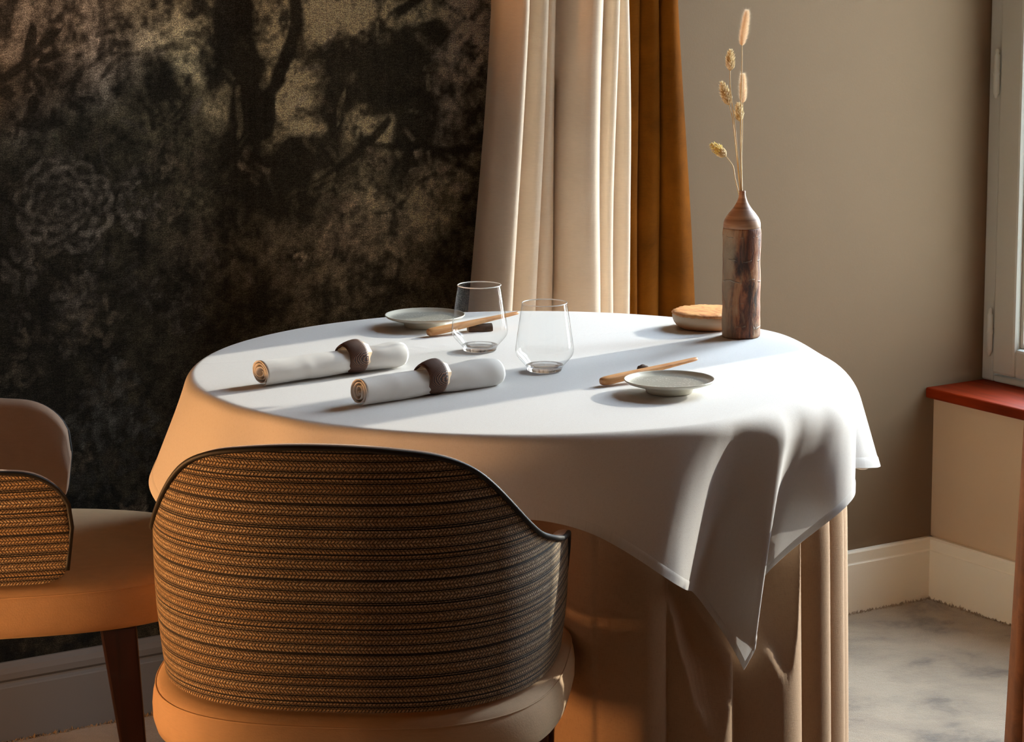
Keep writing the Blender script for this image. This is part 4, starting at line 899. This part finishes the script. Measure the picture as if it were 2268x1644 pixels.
TURN = Mat('turned_wood', (.36, .19, .10), .42); co = TURN.coord('Object', (6, 6, 160)); n1 = TURN.noise(co, 1, 4); TURN.color(TURN.ramp(n1, [(.3, (.22, .100, .050)), (.7, (.50, .29, .165))])); TURN = TURN.m
VX, VY = .425, .0
vase = tag(empty('bottle_vase', (VX, VY, T0)), 'tall bark-covered wooden bottle vase with a narrow turned neck holding dried grasses', 'vase')
vn = np.random.RandomState(4); bumpy = vn.rand(12, 30)
def vwob(t, z):
    i = (t / (2 * math.pi) * 12); j = z / .012; i0 = int(i) % 12; j0 = min(int(j), 28); u = i - int(i); w_ = j - int(j)
    q = (bumpy[i0, j0] * (1 - u) + bumpy[(i0 + 1) % 12, j0] * u) * (1 - w_) + (bumpy[i0, j0 + 1] * (1 - u) + bumpy[(i0 + 1) % 12, j0 + 1] * u) * w_
    return 1 + .045 * (q - .5) * min(1, z / .006) * min(1, max(0, (.178 - z) / .01))
prof = [(0, 0), (.029, 0), (.0305, .001)] + [(.0308 + .0003 * math.sin(z * 90), z) for z in np.linspace(.004, .172, 90)] + [(.0304, .1760), (.0300, .1785), (.0270, .1790)]
v, f = lathe(prof, 110, vwob); obj('bark_body', v, f, BARK, vase)
neck = [(.0280, .1770), (.0298, .1775), (.0302, .1800), (.0300, .1835), (.0295, .1870), (.0284, .1905), (.0266, .1942), (.0240, .1980), (.0212, .2018), (.0180, .2055), (.0145, .2098), (.0115, .2145), (.0090, .2190), (.0070, .2240), (.0057, .2290), (.0050, .2330), (.0052, .2365), (.0046, .2378), (.0036, .2360), (.0036, .20), (0, .20)]
v, f = lathe(neck, 64); obj('neck', v, f, TURN, vase)

# dried grasses: stems and seed heads (a across the view, z up; small depth offsets d)
STEM = Mat('straw_stem', (.60, .46, .22), .6).m
def mat_fluff(name, c, tr):
    m = Mat(name, c, .8); m.translucent(tr, c); return m.m
BUNNY = mat_fluff('bunny_tail_fluff', (.88, .74, .56), .45); HUSK = mat_fluff('husk', (.80, .68, .44), .30); HUSKD = mat_fluff('husk_dark', (.62, .47, .24), .30); HUSKY = mat_fluff('husk_yellow', (.80, .62, .18), .30)  # darker husk tone serves the core and scattered bracts
def W3(a, z, d=0.0): return Vector((VX + a * .835 + d * .55, VY - a * .55 + d * .835, TZ + z))
def head_frame(p0, p1):
    ax = (p1 - p0).normalized(); u = ax.cross(Vector((.55, .835, 0))).normalized(); return ax, u, ax.cross(u)
def grass(stem, d0, head0, head1, kind, label, seed, rad):
    rg = random.Random(seed); n = len(stem)
    pts = [W3(a, z, d0 * k / (n - 1)) for k, (a, z) in enumerate(stem)]
    # smooth the stem
    q = []
    for i in range(n - 1):
        p_ = [pts[max(i - 1, 0)], pts[i], pts[i + 1], pts[min(i + 2, n - 1)]]
        for j in range(6):
            u = j / 6; q.append(.5 * ((2 * p_[1]) + (p_[2] - p_[0]) * u + (2 * p_[0] - 5 * p_[1] + 4 * p_[2] - p_[3]) * u * u + (3 * p_[1] - p_[0] - 3 * p_[2] + p_[3]) * u ** 3))
    q.append(pts[-1]); r = [.0010 - .0004 * k / (len(q) - 1) for k in range(len(q))]
    root = tag(empty('bunny_tail_grass' if kind == 'bunny' else 'canary_grass', pts[0]), label, 'dried grass', 'dried grasses in the vase')
    sh = lambda P_: [tuple(Vector(p) - pts[0]) for p in P_]
    v, f = tube(q, r, 6); obj('stem', sh(v), f, STEM, root)
    b0 = W3(*head0, d0); b1 = W3(*head1, d0); ax, u, w_ = head_frame(b0, b1); Ln = (b1 - b0).length
    V = []; F = []
    def pr(t): return rad * (math.sin(math.pi * min(1, max(0, t)) ** .75)) ** .6 if kind != 'bunny' else rad * max(0, 1 - abs(2 * t - 1) ** 2.6) ** .5 * (1 - .25 * t)
    core = .42 if kind == 'bunny' else .80
    for i in range(13):
        t = i / 12
        for j in range(12):
            g = 2 * math.pi * j / 12; V.append(b0 + ax * Ln * t + (u * math.cos(g) + w_ * math.sin(g)) * max(pr(t) * core, .0003))
    F = [(i * 12 + j, i * 12 + (j + 1) % 12, (i + 1) * 12 + (j + 1) % 12, (i + 1) * 12 + j) for i in range(12) for j in range(12)]
    mats = [BUNNY] if kind == 'bunny' else [HUSK, HUSKD, HUSKY]
    mi = [0 if kind == 'bunny' else 1] * len(F)
    if kind == 'bunny':
        for k in range(4200):
            t = rg.random(); g = rg.uniform(0, 6.283); out = u * math.cos(g) + w_ * math.sin(g); base = b0 + ax * Ln * t + out * pr(t) * .55
            long_ = rg.random() < .10; L_ = (rg.uniform(.0036, .0064) if not long_ else rg.uniform(.007, .0115)) ; dr = (out * .9 + ax * rg.uniform(.5, 1.3) + Vector((rg.uniform(-.3, .3), rg.uniform(-.3, .3), rg.uniform(-.2, .3)))).normalized()
            sd = dr.cross(out if abs(dr.dot(out)) < .9 else ax).normalized() * (.00016 if not long_ else .00011); i0 = len(V); V += [base - sd, base + sd, base + dr * L_]; F.append((i0, i0 + 1, i0 + 2)); mi.append(0)
    else:
        rows_ = int(Ln / .0026)
        for i in range(rows_ + 1):
            t = i / rows_; m_ = 9
            for j in range(m_):
                g = 2 * math.pi * (j + .5 * (i % 2)) / m_ + rg.uniform(-.15, .15); out = u * math.cos(g) + w_ * math.sin(g); tg = -u * math.sin(g) + w_ * math.cos(g)
                base = b0 + ax * Ln * t * .93 + out * pr(t) * .72; dr = (ax * 1.1 + out * rg.uniform(.45, .85)).normalized(); L_ = rg.uniform(.0058, .0080); wd = .0016; bow = out * .0010
                i0 = len(V); V += [base, base + dr * L_ * .45 - tg * wd + bow * .2, base + dr * L_ * .5 + bow * 1.3, base + dr * L_ * .45 + tg * wd + bow * .2, base + dr * L_]
                F += [(i0, i0 + 1, i0 + 2), (i0, i0 + 2, i0 + 3), (i0 + 1, i0 + 4, i0 + 2), (i0 + 2, i0 + 4, i0 + 3)]
                c_ = (2 if (seed == 6 and t > .35) else 0) if rg.random() < .72 else 1; mi += [c_] * 4
    o = obj('seed_head', sh(V), F, mats[0], root, False)
    for x in mats[1:]: o.data.materials.append(x)
    o.data.polygons.foreach_set('material_index', mi)
    return root
grass([(-.0005, .215), (-.0026, .327), (-.0008, .4355), (-.0003, .470)], .034, (-.0005, .468), (.0075, .523), 'bunny', 'tallest dried grass with a fluffy peach bunny-tail head', 1, .0098)
grass([(.0005, .215), (-.0007, .2836), (.001, .3272), (.0025, .378)], .040, (.0027, .376), (.0020, .421), 'bunny', 'dried grass with a paler fluffy bunny-tail head behind the tallest stem', 2, .0086)
grass([(-.001, .215), (-.0106, .327), (-.0192, .400), (-.0194, .430)], .028, (-.0194, .428), (-.0190, .4600), 'canary', 'dried grass with a scaly straw head, highest of the scaly ones', 3, .0066)
grass([(-.0005, .215), (-.0088, .291), (-.0151, .349), (-.0204, .374)], .026, (-.0200, .373), (-.0325, .4090), 'canary', 'dried grass with a plump scaly straw head leaning left at middle height', 4, .0078)
grass([(.0002, .215), (-.0024, .305), (-.0030, .347), (-.0035, .352)], .024, (-.0030, .347), (-.0062, .3750), 'canary', 'dried grass with the smallest scaly head, nearest the middle of the bunch', 5, .0062)
grass([(-.001, .215), (-.0113, .258), (-.0144, .2764), (-.0250, .291)], .022, (-.0247, .291), (-.0480, .3100), 'canary', 'short dried grass with a yellow head bent out to the left', 6, .0082)

# ------------------------------------------------------------------ consistent outward faces
import bmesh
for o in bpy.data.objects:
    if o.type != 'MESH': continue
    stem_ = o.name.split('.')[0]
    if stem_ in ('table_skirt', 'tablecloth', 'rolled_napkin'): o.data.flip_normals()
    elif stem_ in ('burl_top', 'butter_knife', 'baseboard_back', 'baseboard_left', 'baseboard_right', 'trim_1', 'trim_2', 'bark', 'dish', 'foot', 'base', 'body', 'pane', 'tabletop', 'pedestal', 'seat', 'backrest_lining', 'bevelled_back', 'neck'):
        bm_ = bmesh.new(); bm_.from_mesh(o.data); bmesh.ops.recalc_face_normals(bm_, faces=bm_.faces); bm_.to_mesh(o.data); bm_.free()
